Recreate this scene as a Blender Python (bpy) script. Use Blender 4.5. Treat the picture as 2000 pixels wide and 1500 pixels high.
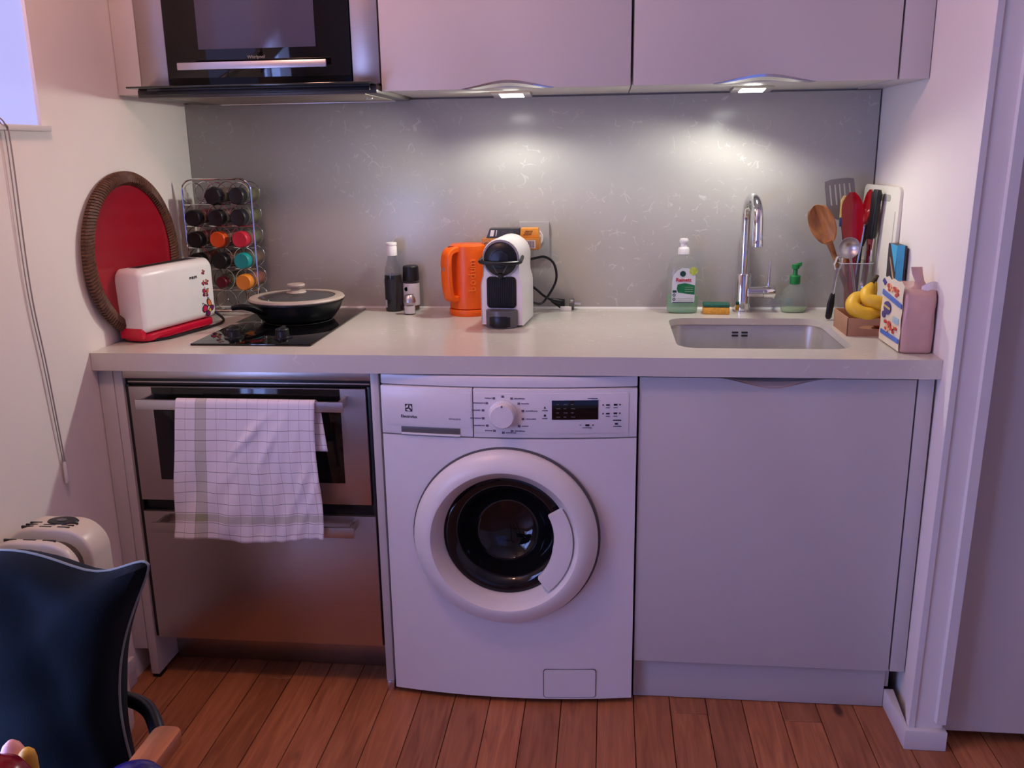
import bpy, bmesh, math, random
from mathutils import Vector, Matrix
random.seed(7)
PI = math.pi
for o in list(bpy.data.objects):
    bpy.data.objects.remove(o, do_unlink=True)
SC = bpy.context.scene
COL = SC.collection

# ------------------------------------------------------------------ camera
cam_d = bpy.data.cameras.new('camera')
cam_d.sensor_width = 36.0
cam_d.sensor_fit = 'HORIZONTAL'
cam_d.lens = 36.0 * 1765.6 / 2000.0
cam_d.clip_start = 0.02
cam = bpy.data.objects.new('camera', cam_d)
COL.objects.link(cam)
_r = Vector((0.99450241, 0.10364833, -0.01489915))
_u = Vector((-0.01162547, 0.25069274, 0.9679969))
_f = Vector((-0.10406637, 0.96250204, -0.2505195))
mw = Matrix((( _r.x, _u.x, -_f.x, 1.20966), (_r.y, _u.y, -_f.y, -1.96025), (_r.z, _u.z, -_f.z, 1.31833), (0, 0, 0, 1)))
cam.matrix_world = mw
SC.camera = cam

# ------------------------------------------------------------------ world, light, exposure
wd = bpy.data.worlds.new('world')
SC.world = wd
wd.use_nodes = True
wd.node_tree.nodes['Background'].inputs[0].default_value = (0.25, 0.3, 0.6, 1)
wd.node_tree.nodes['Background'].inputs[1].default_value = 0.15
SC.view_settings.view_transform = 'Standard'
SC.view_settings.look = 'None'
SC.view_settings.gamma = 1.0
SC.view_settings.use_curve_mapping = False
SC.view_settings.exposure = 0.2

LED_POWER = (4.2, 5.7)          # W, each under-cabinet lamp
FILL_SPOT = 14.0           # W, added fill spot beside the first lamp
PENDANT = 66.0           # radiance of the warm pink ceiling globe (r = 8 cm)
WINDOW_SIDE = 0.78        # radiance of the dusk-blue side window
WINDOW_ROOM = 0.4        # radiance of the dusk-blue window across the room
FILL_PANE = 9.5        # radiance of the added blue fill pane in the left wall

# ------------------------------------------------------------------ materials
def lin(c):
    return tuple(((v / 255.0) / 12.92 if v <= 10.3 else (((v / 255.0) + 0.055) / 1.055) ** 2.4) for v in c)

MATS = {}
def mat(name, col, rough=0.5, metal=0.0, var=0.06, scale=30.0, bump=0.0, bscale=200.0, spec=0.5, trans=0.0, ior=1.45, coat=0.0, emit=None, estr=0.0, alpha=1.0, sheen=0.0, stretch=(1, 1, 1), aniso=0.0):
    if name in MATS:
        return MATS[name]
    m = bpy.data.materials.new(name)
    m.use_nodes = True
    nt = m.node_tree
    b = nt.nodes['Principled BSDF']
    c = lin(col)
    tc = nt.nodes.new('ShaderNodeTexCoord')
    mp = nt.nodes.new('ShaderNodeMapping')
    mp.inputs['Scale'].default_value = stretch
    nt.links.new(tc.outputs['Object'], mp.inputs['Vector'])
    nz = nt.nodes.new('ShaderNodeTexNoise')
    nz.inputs['Scale'].default_value = scale
    nz.inputs['Detail'].default_value = 3
    nt.links.new(mp.outputs['Vector'], nz.inputs['Vector'])
    rp = nt.nodes.new('ShaderNodeValToRGB')
    rp.color_ramp.elements[0].position = 0.3
    rp.color_ramp.elements[1].position = 0.7
    rp.color_ramp.elements[0].color = (*[max(0, v * (1 - var)) for v in c], 1)
    rp.color_ramp.elements[1].color = (*[min(1, v * (1 + var)) for v in c], 1)
    nt.links.new(nz.outputs['Fac'], rp.inputs['Fac'])
    nt.links.new(rp.outputs['Color'], b.inputs['Base Color'])
    b.inputs['Roughness'].default_value = rough
    b.inputs['Metallic'].default_value = metal
    b.inputs['Specular IOR Level'].default_value = spec
    b.inputs['Transmission Weight'].default_value = trans
    b.inputs['IOR'].default_value = ior
    b.inputs['Coat Weight'].default_value = coat
    b.inputs['Alpha'].default_value = alpha
    b.inputs['Sheen Weight'].default_value = sheen
    if aniso:
        b.inputs['Anisotropic'].default_value = aniso
    if emit:
        b.inputs['Emission Color'].default_value = (*emit, 1)
        b.inputs['Emission Strength'].default_value = estr
    if bump:
        n2 = nt.nodes.new('ShaderNodeTexNoise')
        n2.inputs['Scale'].default_value = bscale
        n2.inputs['Detail'].default_value = 4
        nt.links.new(mp.outputs['Vector'], n2.inputs['Vector'])
        bp = nt.nodes.new('ShaderNodeBump')
        bp.inputs['Strength'].default_value = bump
        bp.inputs['Distance'].default_value = 0.002
        nt.links.new(n2.outputs['Fac'], bp.inputs['Height'])
        nt.links.new(bp.outputs['Normal'], b.inputs['Normal'])
    MATS[name] = m
    return m

def quartz(name, col, fleck, rough, amount=0.55):
    """engineered stone with short curled white flecks"""
    m = bpy.data.materials.new(name); m.use_nodes = True
    nt = m.node_tree; N = nt.nodes.new; L = nt.links.new
    b = nt.nodes['Principled BSDF']
    tc = N('ShaderNodeTexCoord')
    wn = N('ShaderNodeTexNoise'); wn.inputs['Scale'].default_value = 14; wn.inputs['Detail'].default_value = 2
    L(tc.outputs['Object'], wn.inputs['Vector'])
    mx = N('ShaderNodeMix'); mx.data_type = 'VECTOR'; mx.inputs['Factor'].default_value = 0.06
    L(tc.outputs['Object'], mx.inputs['A']); L(wn.outputs['Color'], mx.inputs['B'])
    vo = N('ShaderNodeTexVoronoi'); vo.feature = 'DISTANCE_TO_EDGE'; vo.inputs['Scale'].default_value = 30
    L(mx.outputs['Result'], vo.inputs['Vector'])
    r1 = N('ShaderNodeValToRGB'); r1.color_ramp.elements[0].color = (1, 1, 1, 1); r1.color_ramp.elements[1].color = (0, 0, 0, 1); r1.color_ramp.elements[1].position = 0.05
    L(vo.outputs['Distance'], r1.inputs['Fac'])
    n2 = N('ShaderNodeTexNoise'); n2.inputs['Scale'].default_value = 45; n2.inputs['Detail'].default_value = 2
    L(tc.outputs['Object'], n2.inputs['Vector'])
    r2 = N('ShaderNodeValToRGB'); r2.color_ramp.elements[0].position = 0.54; r2.color_ramp.elements[1].position = 0.62
    L(n2.outputs['Fac'], r2.inputs['Fac'])
    n3 = N('ShaderNodeTexNoise'); n3.inputs['Scale'].default_value = 5; n3.inputs['Detail'].default_value = 2
    L(tc.outputs['Object'], n3.inputs['Vector'])
    r3 = N('ShaderNodeValToRGB'); r3.color_ramp.elements[0].position = 0.4; r3.color_ramp.elements[1].position = 0.62
    L(n3.outputs['Fac'], r3.inputs['Fac'])
    m1 = N('ShaderNodeMath'); m1.operation = 'MULTIPLY'; L(r1.outputs['Color'], m1.inputs[0]); L(r2.outputs['Color'], m1.inputs[1])
    m2 = N('ShaderNodeMath'); m2.operation = 'MULTIPLY'; L(m1.outputs[0], m2.inputs[0]); L(r3.outputs['Color'], m2.inputs[1])
    m3 = N('ShaderNodeMath'); m3.operation = 'MULTIPLY'; L(m2.outputs[0], m3.inputs[0]); m3.inputs[1].default_value = amount
    c = lin(col)
    cl = N('ShaderNodeTexNoise'); cl.inputs['Scale'].default_value = 9; cl.inputs['Detail'].default_value = 4; L(tc.outputs['Object'], cl.inputs['Vector'])
    rb = N('ShaderNodeValToRGB'); rb.color_ramp.elements[0].color = (*[v * 0.94 for v in c], 1); rb.color_ramp.elements[1].color = (*[v * 1.06 for v in c], 1)
    L(cl.outputs['Fac'], rb.inputs['Fac'])
    mc = N('ShaderNodeMix'); mc.data_type = 'RGBA'
    L(m3.outputs[0], mc.inputs['Factor']); L(rb.outputs['Color'], mc.inputs['A']); mc.inputs['B'].default_value = (*lin(fleck), 1)
    L(mc.outputs['Result'], b.inputs['Base Color'])
    b.inputs['Roughness'].default_value = rough
    MATS[name] = m
    return m

def wood(name, dark, light, scale=6.0, stretch=(9, 0.8, 9), rough=0.4, rnd=True, knots=False):
    m = bpy.data.materials.new(name); m.use_nodes = True
    nt = m.node_tree; N = nt.nodes.new; L = nt.links.new
    b = nt.nodes['Principled BSDF']
    tc = N('ShaderNodeTexCoord'); oi = N('ShaderNodeObjectInfo')
    ad = N('ShaderNodeVectorMath'); ad.operation = 'ADD'
    sc = N('ShaderNodeVectorMath'); sc.operation = 'SCALE'; sc.inputs['Scale'].default_value = 13.0 if rnd else 0.0
    cb = N('ShaderNodeCombineXYZ'); L(oi.outputs['Random'], cb.inputs[0]); L(oi.outputs['Random'], cb.inputs[1]); L(oi.outputs['Random'], cb.inputs[2])
    L(cb.outputs[0], sc.inputs[0]); L(tc.outputs['Object'], ad.inputs[0]); L(sc.outputs[0], ad.inputs[1])
    mp = N('ShaderNodeMapping'); mp.inputs['Scale'].default_value = stretch; L(ad.outputs[0], mp.inputs['Vector'])
    nz = N('ShaderNodeTexNoise'); nz.inputs['Scale'].default_value = scale; nz.inputs['Detail'].default_value = 6; nz.inputs['Distortion'].default_value = 1.2
    L(mp.outputs['Vector'], nz.inputs['Vector'])
    rp = N('ShaderNodeValToRGB'); rp.color_ramp.elements[0].position = 0.3; rp.color_ramp.elements[1].position = 0.72
    rp.color_ramp.elements[0].color = (*lin(dark), 1); rp.color_ramp.elements[1].color = (*lin(light), 1)
    L(nz.outputs['Fac'], rp.inputs['Fac'])
    hs = N('ShaderNodeHueSaturation'); L(rp.outputs['Color'], hs.inputs['Color'])
    mr = N('ShaderNodeMapRange'); mr.inputs['To Min'].default_value = 0.8 if rnd else 1.0; mr.inputs['To Max'].default_value = 1.22 if rnd else 1.0
    L(oi.outputs['Random'], mr.inputs['Value']); L(mr.outputs[0], hs.inputs['Value'])
    out = hs.outputs['Color']
    if knots:
        mk = N('ShaderNodeMapping'); mk.inputs['Scale'].default_value = (6, 2.6, 6); L(ad.outputs[0], mk.inputs['Vector'])
        vo = N('ShaderNodeTexVoronoi'); vo.inputs['Scale'].default_value = 1.1; L(mk.outputs['Vector'], vo.inputs['Vector'])
        rk = N('ShaderNodeValToRGB'); rk.color_ramp.elements[0].position = 0.05; rk.color_ramp.elements[1].position = 0.1
        rk.color_ramp.elements[0].color = (0.25, 0.2, 0.18, 1); rk.color_ramp.elements[1].color = (1, 1, 1, 1)
        L(vo.outputs['Distance'], rk.inputs['Fac'])
        mu = N('ShaderNodeMix'); mu.data_type = 'RGBA'; mu.blend_type = 'MULTIPLY'; mu.inputs['Factor'].default_value = 1
        L(out, mu.inputs['A']); L(rk.outputs['Color'], mu.inputs['B']); out = mu.outputs['Result']
    L(out, b.inputs['Base Color'])
    b.inputs['Roughness'].default_value = rough
    MATS[name] = m
    return m

def towel_mat():
    """white cloth with thin dark checks and olive bands, from UV"""
    m = bpy.data.materials.new('checked_cloth'); m.use_nodes = True
    nt = m.node_tree; N = nt.nodes.new; L = nt.links.new
    b = nt.nodes['Principled BSDF']
    uv = N('ShaderNodeUVMap'); sp = N('ShaderNodeSeparateXYZ'); L(uv.outputs[0], sp.inputs[0])
    def line(sock, freq, width):
        a = N('ShaderNodeMath'); a.operation = 'MULTIPLY'; a.inputs[1].default_value = freq; L(sock, a.inputs[0])
        f = N('ShaderNodeMath'); f.operation = 'FRACT'; L(a.outputs[0], f.inputs[0])
        g = N('ShaderNodeMath'); g.operation = 'LESS_THAN'; g.inputs[1].default_value = width; L(f.outputs[0], g.inputs[0])
        return g.outputs[0]
    def band(sock, lo, hi):
        a = N('ShaderNodeMath'); a.operation = 'GREATER_THAN'; a.inputs[1].default_value = lo; L(sock, a.inputs[0])
        c = N('ShaderNodeMath'); c.operation = 'LESS_THAN'; c.inputs[1].default_value = hi; L(sock, c.inputs[0])
        d = N('ShaderNodeMath'); d.operation = 'MULTIPLY'; L(a.outputs[0], d.inputs[0]); L(c.outputs[0], d.inputs[1])
        return d.outputs[0]
    U, V = sp.outputs[0], sp.outputs[1]
    lu = line(U, 13.5, 0.035); lv = line(V, 13.2, 0.05)
    mxl = N('ShaderNodeMath'); mxl.operation = 'MAXIMUM'
    lu2 = N('ShaderNodeMath'); lu2.operation = 'MULTIPLY'; lu2.inputs[1].default_value = 0.45; L(lu, lu2.inputs[0])
    lv2 = N('ShaderNodeMath'); lv2.operation = 'MULTIPLY'; lv2.inputs[1].default_value = 0.75; L(lv, lv2.inputs[0])
    L(lu2.outputs[0], mxl.inputs[0]); L(lv2.outputs[0], mxl.inputs[1])
    bu = band(U, 0.145, 0.225); bv = band(V, 0.845, 0.90)
    bb = N('ShaderNodeMath'); bb.operation = 'ADD'; L(bu, bb.inputs[0]); L(bv, bb.inputs[1])
    bs = N('ShaderNodeMath'); bs.operation = 'MULTIPLY'; bs.inputs[1].default_value = 0.4; L(bb.outputs[0], bs.inputs[0])
    m1 = N('ShaderNodeMix'); m1.data_type = 'RGBA'; L(bs.outputs[0], m1.inputs['Factor'])
    m1.inputs['A'].default_value = (*lin((232, 224, 228)), 1); m1.inputs['B'].default_value = (*lin((120, 130, 60)), 1)
    m2 = N('ShaderNodeMix'); m2.data_type = 'RGBA'; L(mxl.outputs[0], m2.inputs['Factor']); L(m1.outputs['Result'], m2.inputs['A'])
    m2.inputs['B'].default_value = (*lin((75, 78, 70)), 1)
    L(m2.outputs['Result'], b.inputs['Base Color'])
    b.inputs['Roughness'].default_value = 0.9
    b.inputs['Sheen Weight'].default_value = 0.2
    MATS['checked_cloth'] = m
    return m

lacquer = mat('greige_lacquer', (196, 190, 188), 0.38, var=0.015, scale=3)
lacquer_in = mat('cabinet_white', (205, 202, 195), 0.5, var=0.02)
wallm = mat('white_plaster', (234, 226, 220), 0.75, var=0.02, scale=4, bump=0.05, bscale=60)
trimm = mat('white_gloss_paint', (222, 218, 216), 0.35, var=0.02)
ceilm = mat('ceiling_paint', (225, 222, 218), 0.8, var=0.02)
doorm = mat('grey_door_paint', (200, 192, 188), 0.32, var=0.02, scale=3)
counterm = quartz('light_quartz', (202, 196, 188), (240, 238, 230), 0.22, 0.5)
splashm = quartz('grey_quartz', (184, 180, 174), (232, 230, 224), 0.24, 0.5)
steel = mat('brushed_steel', (186, 176, 170), 0.36, metal=1.0, var=0.04, scale=40, stretch=(0.3, 1, 30), aniso=0.3)
steel_sink = mat('sink_steel', (190, 188, 186), 0.3, metal=0.6, var=0.04, scale=30)
chrome = mat('chrome', (225, 225, 228), 0.07, metal=1.0, var=0.01)
alu = mat('satin_aluminium', (205, 200, 202), 0.35, metal=1.0, var=0.02)
blackglass = mat('black_glass', (8, 8, 10), 0.04, var=0.0, spec=0.6)
darkwin = mat('oven_window_glass', (14, 14, 15), 0.06, var=0.0)
black = mat('black_plastic', (20, 20, 23), 0.35, var=0.05)
blackmatte = mat('black_rubber', (14, 14, 15), 0.7, var=0.05)
greyplastic = mat('grey_plastic', (92, 90, 92), 0.3, var=0.04)
white = mat('white_enamel', (228, 224, 226), 0.25, var=0.01)
whiteplastic = mat('white_plastic', (232, 228, 226), 0.3, var=0.015)
socketm = mat('grey_socket_plastic', (168, 165, 165), 0.4, var=0.02)
inkm = mat('dark_ink', (34, 28, 40), 0.6, var=0.05)
greyink = mat('grey_ink', (112, 98, 118), 0.6, var=0.05)
floorm = wood('oak_floor', (150, 88, 56), (190, 122, 80), 5.0, (10, 0.9, 10), 0.42, True, True)
subfloor = mat('subfloor', (38, 20, 14), 0.9)
beech = wood('beech_arm', (150, 84, 50), (190, 116, 70), 5.0, (10, 1, 10), 0.3, False)
olivewood = wood('olive_wood', (110, 62, 28), (190, 126, 68), 9.0, (4, 1, 1.5), 0.4, False)

# ------------------------------------------------------------------ mesh builder
class M:
    def __init__(self):
        self.bm = bmesh.new()
    def _join(self, tb):
        me = bpy.data.meshes.new('tmp'); tb.to_mesh(me); tb.free()
        self.bm.from_mesh(me); bpy.data.meshes.remove(me)
    def box(self, x0, x1, y0, y1, z0, z1, bev=0.0, seg=2, mtx=None):
        tb = bmesh.new()
        bmesh.ops.create_cube(tb, size=1.0)
        for v in tb.verts:
            v.co = Vector(((x0 + x1) / 2 + v.co.x * (x1 - x0), (y0 + y1) / 2 + v.co.y * (y1 - y0), (z0 + z1) / 2 + v.co.z * (z1 - z0)))
        if bev > 0:
            bmesh.ops.bevel(tb, geom=list(tb.edges), offset=bev, segments=seg, profile=0.5, affect='EDGES', clamp_overlap=True)
        if mtx is not None:
            bmesh.ops.transform(tb, matrix=mtx, verts=tb.verts)
        self._join(tb); return self
    def poly(self, pts, axis, a0, a1, bev=0.0, seg=2):
        def P(p, a):
            if axis == 'y': return Vector((p[0], a, p[1]))
            if axis == 'x': return Vector((a, p[0], p[1]))
            return Vector((p[0], p[1], a))
        tb = bmesh.new()
        A = [tb.verts.new(P(p, a0)) for p in pts]; B = [tb.verts.new(P(p, a1)) for p in pts]
        n = len(pts)
        f0 = tb.faces.new(A); f1 = tb.faces.new(B[::-1])
        for i in range(n):
            tb.faces.new((A[i], B[i], B[(i + 1) % n], A[(i + 1) % n]))
        bmesh.ops.recalc_face_normals(tb, faces=tb.faces)
        if bev > 0:
            es = list({e for f in (f0, f1) for e in f.edges})
            bmesh.ops.bevel(tb, geom=es, offset=bev, segments=seg, profile=0.5, affect='EDGES', clamp_overlap=True)
        self._join(tb); return self
    def loft(self, rings, cap=True, closed=True):
        bm = self.bm
        R = [[bm.verts.new(Vector(p)) for p in r] for r in rings]
        n = len(R[0]); fs = []
        for a, b in zip(R[:-1], R[1:]):
            for i in range(n if closed else n - 1):
                j = (i + 1) % n
                try: fs.append(bm.faces.new((a[i], a[j], b[j], b[i])))
                except ValueError: pass
        if cap and closed:
            for r, rev in ((R[0], True), (R[-1], False)):
                try: fs.append(bm.faces.new(r[::-1] if rev else r))
                except ValueError: pass
        bmesh.ops.recalc_face_normals(bm, faces=fs)
        return self
    def lathe(self, prof, c=(0, 0, 0), seg=32, axis='z', sx=1.0, sy=1.0, cap=True, close=False):
        rings = []
        for r, h in prof:
            ring = []
            for i in range(seg):
                a = 2 * PI * i / seg
                u, v = r * math.cos(a) * sx, r * math.sin(a) * sy
                if axis == 'z': p = (c[0] + u, c[1] + v, c[2] + h)
                elif axis == 'y': p = (c[0] + u, c[1] + h, c[2] + v)
                else: p = (c[0] + h, c[1] + u, c[2] + v)
                ring.append(p)
            rings.append(ring)
        if close: rings.append(rings[0])
        self.loft(rings, cap=cap and not close)
        if close: bmesh.ops.remove_doubles(self.bm, verts=self.bm.verts, dist=1e-6)
        return self
    def tube(self, path, r, seg=10, closed=False, cap=True, flat=1.0):
        P = [Vector(p) for p in path]; n = len(P); rings = []
        up = None
        for i in range(n):
            if closed: t = P[(i + 1) % n] - P[i - 1]
            else: t = P[min(i + 1, n - 1)] - P[max(i - 1, 0)]
            if t.length < 1e-9: t = Vector((0, 0, 1))
            t.normalize()
            if up is None:
                up = Vector((0, 0, 1)) if abs(t.z) < 0.9 else Vector((0, 1, 0))
            s = t.cross(up)
            if s.length < 1e-5:
                up = Vector((1, 0, 0)); s = t.cross(up)
            s.normalize(); w = s.cross(t).normalized(); up = w
            rr = r[i] if isinstance(r, (list, tuple)) else r
            rings.append([P[i] + s * math.cos(2 * PI * k / seg) * rr + w * math.sin(2 * PI * k / seg) * rr * flat for k in range(seg)])
        if closed: rings.append(rings[0])
        self.loft(rings, cap=cap and not closed)
        if closed: bmesh.ops.remove_doubles(self.bm, verts=self.bm.verts, dist=1e-6)
        return self
    def grid(self, pts, uv=None):
        bm = self.bm
        R = [[bm.verts.new(Vector(p)) for p in r] for r in pts]
        lay = bm.loops.layers.uv.verify() if uv else None
        for i in range(len(R) - 1):
            for j in range(len(R[0]) - 1):
                f = bm.faces.new((R[i][j], R[i][j + 1], R[i + 1][j + 1], R[i + 1][j]))
                if uv:
                    for lp, (a, b) in zip(f.loops, ((i, j), (i, j + 1), (i + 1, j + 1), (i + 1, j))):
                        lp[lay].uv = uv[a][b]
        return self
    def plate_hole(self, outer, inner, z0, z1, fy=None, axis='z'):
        """flat plate with a hole: outer and inner loops (same count) between z0 and z1"""
        rings = []
        def P(p, a):
            if axis == 'z': return (p[0], p[1], a)
            return (p[0], a + (fy(p[0]) if fy else 0), p[1])
        rings = [[P(p, z0) for p in inner], [P(p, z0) for p in outer], [P(p, z1) for p in outer], [P(p, z1) for p in inner], [P(p, z0) for p in inner]]
        self.loft(rings, cap=False)
        bmesh.ops.remove_doubles(self.bm, verts=self.bm.verts, dist=1e-7)
        return self
    def xf(self, mtx):
        bmesh.ops.transform(self.bm, matrix=mtx, verts=self.bm.verts); return self
    def mesh(self, name, angle=38):
        bmesh.ops.recalc_face_normals(self.bm, faces=self.bm.faces)
        me = bpy.data.meshes.new(name); self.bm.to_mesh(me); self.bm.free()
        for p in me.polygons: p.use_smooth = True
        me.set_sharp_from_angle(angle=math.radians(angle))
        return me

def tag(o, label=None, cat=None, group=None, kind=None):
    if label: o['label'] = label
    if cat: o['category'] = cat
    if group: o['group'] = group
    if kind: o['kind'] = kind
    return o
def thing(name, label, cat, loc=(0, 0, 0), rot=(0, 0, 0), group=None):
    o = bpy.data.objects.new(name, None); COL.objects.link(o)
    o.empty_display_size = 0.03
    o.location = loc; o.rotation_euler = rot
    return tag(o, label, cat, group)
def part(par, name, m, material, world=True, label=None, kind=None):
    """a mesh child; world=True: m is in world coordinates and par is unrotated"""
    if world and par is not None:
        off = Vector(par.location)
        if par.parent is not None: off = off + Vector(par.parent.location)
        m.xf(Matrix.Translation(-off))
    me = m.mesh(name); me.materials.append(material)
    o = bpy.data.objects.new(name, me); COL.objects.link(o)
    o.parent = par
    return tag(o, label=label, kind=kind)
def solo(name, label, cat, m, material, loc=(0, 0, 0), rot=(0, 0, 0), group=None, kind=None):
    me = m.mesh(name); me.materials.append(material)
    o = bpy.data.objects.new(name, me); COL.objects.link(o)
    o.location = loc; o.rotation_euler = rot
    return tag(o, label, cat, group, kind)
def struct(name, m, material, label=None, cat=None, par=None):
    me = m.mesh(name); me.materials.append(material)
    o = bpy.data.objects.new(name, me); COL.objects.link(o)
    if par is not None: o.parent = par
    else: tag(o, label, cat, kind='structure')
    return o
def text_m(body, size, mtx, extrude=0.0004, align='CENTER', bold=0.0):
    cu = bpy.data.curves.new('t', 'FONT'); cu.body = body; cu.size = size; cu.extrude = extrude; cu.offset = bold
    cu.align_x = align; cu.align_y = 'CENTER'; cu.resolution_u = 3
    ob = bpy.data.objects.new('t', cu); COL.objects.link(ob)
    dg = bpy.context.evaluated_depsgraph_get()
    me = bpy.data.meshes.new_from_object(ob.evaluated_get(dg))
    bpy.data.objects.remove(ob); bpy.data.curves.remove(cu)
    m = M(); m.bm.from_mesh(me); bpy.data.meshes.remove(me)
    m.xf(mtx); return m
FACE_Y = Matrix.Rotation(PI / 2, 4, 'X')        # text plane facing -y
def at(x, y, z): return Matrix.Translation((x, y, z))
def rrect(x0, x1, y0, y1, r, n=6):
    pts = []
    for cx, cy, a0 in ((x1 - r, y1 - r, 0), (x0 + r, y1 - r, 90), (x0 + r, y0 + r, 180), (x1 - r, y0 + r, 270)):
        for k in range(n + 1):
            a = math.radians(a0 + 90 * k / n)
            pts.append((cx + r * math.cos(a), cy + r * math.sin(a)))
    return pts
def ray_rect(cx, cy, a, x0, x1, y0, y1):
    c, s = math.cos(a), math.sin(a); t = 1e9
    if c > 1e-9: t = min(t, (x1 - cx) / c)
    if c < -1e-9: t = min(t, (x0 - cx) / c)
    if s > 1e-9: t = min(t, (y1 - cy) / s)
    if s < -1e-9: t = min(t, (y0 - cy) / s)
    return (cx + c * t, cy + s * t)
def bez(p0, p1, p2, p3, n=16):
    out = []
    for i in range(n + 1):
        t = i / n; a = (1 - t) ** 3; b = 3 * t * (1 - t) ** 2; c = 3 * t * t * (1 - t); d = t ** 3
        out.append(tuple(a * q0 + b * q1 + c * q2 + d * q3 for q0, q1, q2, q3 in zip(p0, p1, p2, p3)))
    return out
def smooth(pts, n=6):
    """catmull-rom through points"""
    P = [Vector(p) for p in pts]; out = []
    for i in range(len(P) - 1):
        a, b, c, d = P[max(i - 1, 0)], P[i], P[i + 1], P[min(i + 2, len(P) - 1)]
        for k in range(n):
            t = k / n
            out.append(0.5 * ((2 * b) + (c - a) * t + (2 * a - 5 * b + 4 * c - d) * t * t + (3 * b - a - 3 * c + d) * t ** 3))
    out.append(P[-1]); return out

# ------------------------------------------------------------------ key sizes
W = 1.9254       # niche width
D = 0.6302       # stone splashback face
ZC = 0.8715      # worktop height
TH = 0.0425      # worktop thickness
YU = 0.2704      # wall-unit fronts
ZU = 1.4625      # wall-unit underside
RX = 3.3         # room's right wall
YB = -3.7        # wall behind the camera
ZT = 2.45        # ceiling

# ================================================================== the setting
fl = struct('floor', M().box(0, RX, YB, 0.68, -0.06, -0.014), subfloor, 'orange brown oak plank floor', 'floor')
plank_mesh = {}
def plank(x, y0, y1, hw=0.0432):
    ln = round(y1 - y0, 3)
    key = (ln, hw)
    if key not in plank_mesh:
        me = M().box(-hw, hw, 0, ln - 0.0016, -0.014, 0, 0.0011, 1).mesh('plank'); me.materials.append(floorm); plank_mesh[key] = me
    o = bpy.data.objects.new('plank', plank_mesh[key]); COL.objects.link(o)
    o.parent = fl; o.location = (x, y0, 0)
PW = 0.0881
joints = {2: [0.045], 5: [-0.29], 14: [-0.02, ], 17: [-0.03], 8: [-0.42], 11: [-0.36]}
k = -2
while True:
    xa = 0.139 + (k - 0) * PW
    if xa > RX - 0.02: break
    if xa + PW > 0.02:
        rnd = random.Random(k + 50)
        ys = sorted(joints.get(k, []) + ([] if k in joints else [round(rnd.choice([-0.55, -0.7, 0.2, -0.85]), 2)]))
        y = ys[0]; cuts = [y]
        while y > YB + 0.3:
            y -= rnd.choice([0.6, 0.8, 1.0]); cuts.append(max(y, YB))
        y = ys[-1]
        cuts += [q for q in ys[1:]]
        cuts.append(0.66)
        cuts = sorted(set(round(c, 3) for c in cuts))
        xc = xa + PW / 2 if xa > 0 else (xa + PW) / 2
        half = 0.0432 if xa > 0 else (xa + PW) / 2 - 0.0008
        for a, b in zip(cuts[:-1], cuts[1:]):
            if b - a > 0.02: plank(xc, a, b, half)
    k += 1

struct('wall_back', M().box(-0.32, 3.45, 0.65, 0.78, -0.06, ZT), wallm, 'white wall behind the kitchen units', 'wall')
struct('ceiling', M().box(-0.32, 3.45, YB - 0.1, 0.78, ZT, ZT + 0.1), ceilm, 'white ceiling above the kitchen', 'ceiling')
# left wall with the window opening
WY0, WY1, WZ0, WZ1 = -0.72, -0.062, 1.384, 2.2
mleft = M()
mleft.box(-0.32, 0, WY1, 0.68, -0.06, ZT).box(-0.32, 0, YB, -1.85, -0.06, ZT).box(-0.32, 0, -1.85, -0.8, 1.25, ZT).box(-0.32, 0, -1.85, -0.8, -0.06, 0.1).box(-0.32, 0, -0.8, WY1, -0.06, WZ0).box(-0.32, 0, -0.8, WY0, 1.25, ZT).box(-0.32, 0, WY0, WY1, WZ1, ZT)
struct('wall_left', mleft, wallm, 'white plaster side wall with a window', 'wall')
skyglow = mat('frosted_dusk_pane', (84, 82, 120), 0.5, var=0.0, emit=(0.50, 0.50, 1.0), estr=WINDOW_SIDE)
wn = thing('window_1', 'lavender lit window in the left wall', 'window', (0, -0.5, WZ0)); wn['kind'] = 'structure'
part(wn, 'pane', M().box(-0.016, -0.008, WY0, WY1, WZ0, WZ1), skyglow)
mf = M().box(-0.008, -0.001, WY0, WY0 + 0.04, WZ0, WZ1, 0.002).box(-0.008, -0.001, WY0, WY1, WZ1 - 0.04, WZ1, 0.002)
part(wn, 'window_frame', mf, trimm)
part(wn, 'window_sill', M().box(-0.03, 0.012, WY0 - 0.01, -0.045, WZ0 - 0.012, WZ0, 0.002), trimm)
fillglow = mat('added_fill_pane', (120, 130, 235), 0.4, var=0.0, emit=(0.32, 0.44, 1.0), estr=FILL_PANE)
w3 = thing('added_fill_window', 'added blue fill light window, unseen, low in the left wall', 'window', (0, -1.3, 0.1)); w3['kind'] = 'structure'  # added out-of-view source, sends blue light to the low right side
part(w3, 'pane', M().box(-0.16, -0.15, -1.85, -1.35, 0.1, 1.25), fillglow)
part(w3, 'pane', M().box(-0.16, -0.15, -1.30, -0.8, 0.1, 1.25), fillglow)
part(w3, 'window_frame', M().box(-0.17, -0.11, -1.35, -1.30, 0.1, 1.25, 0.004), trimm)
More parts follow.
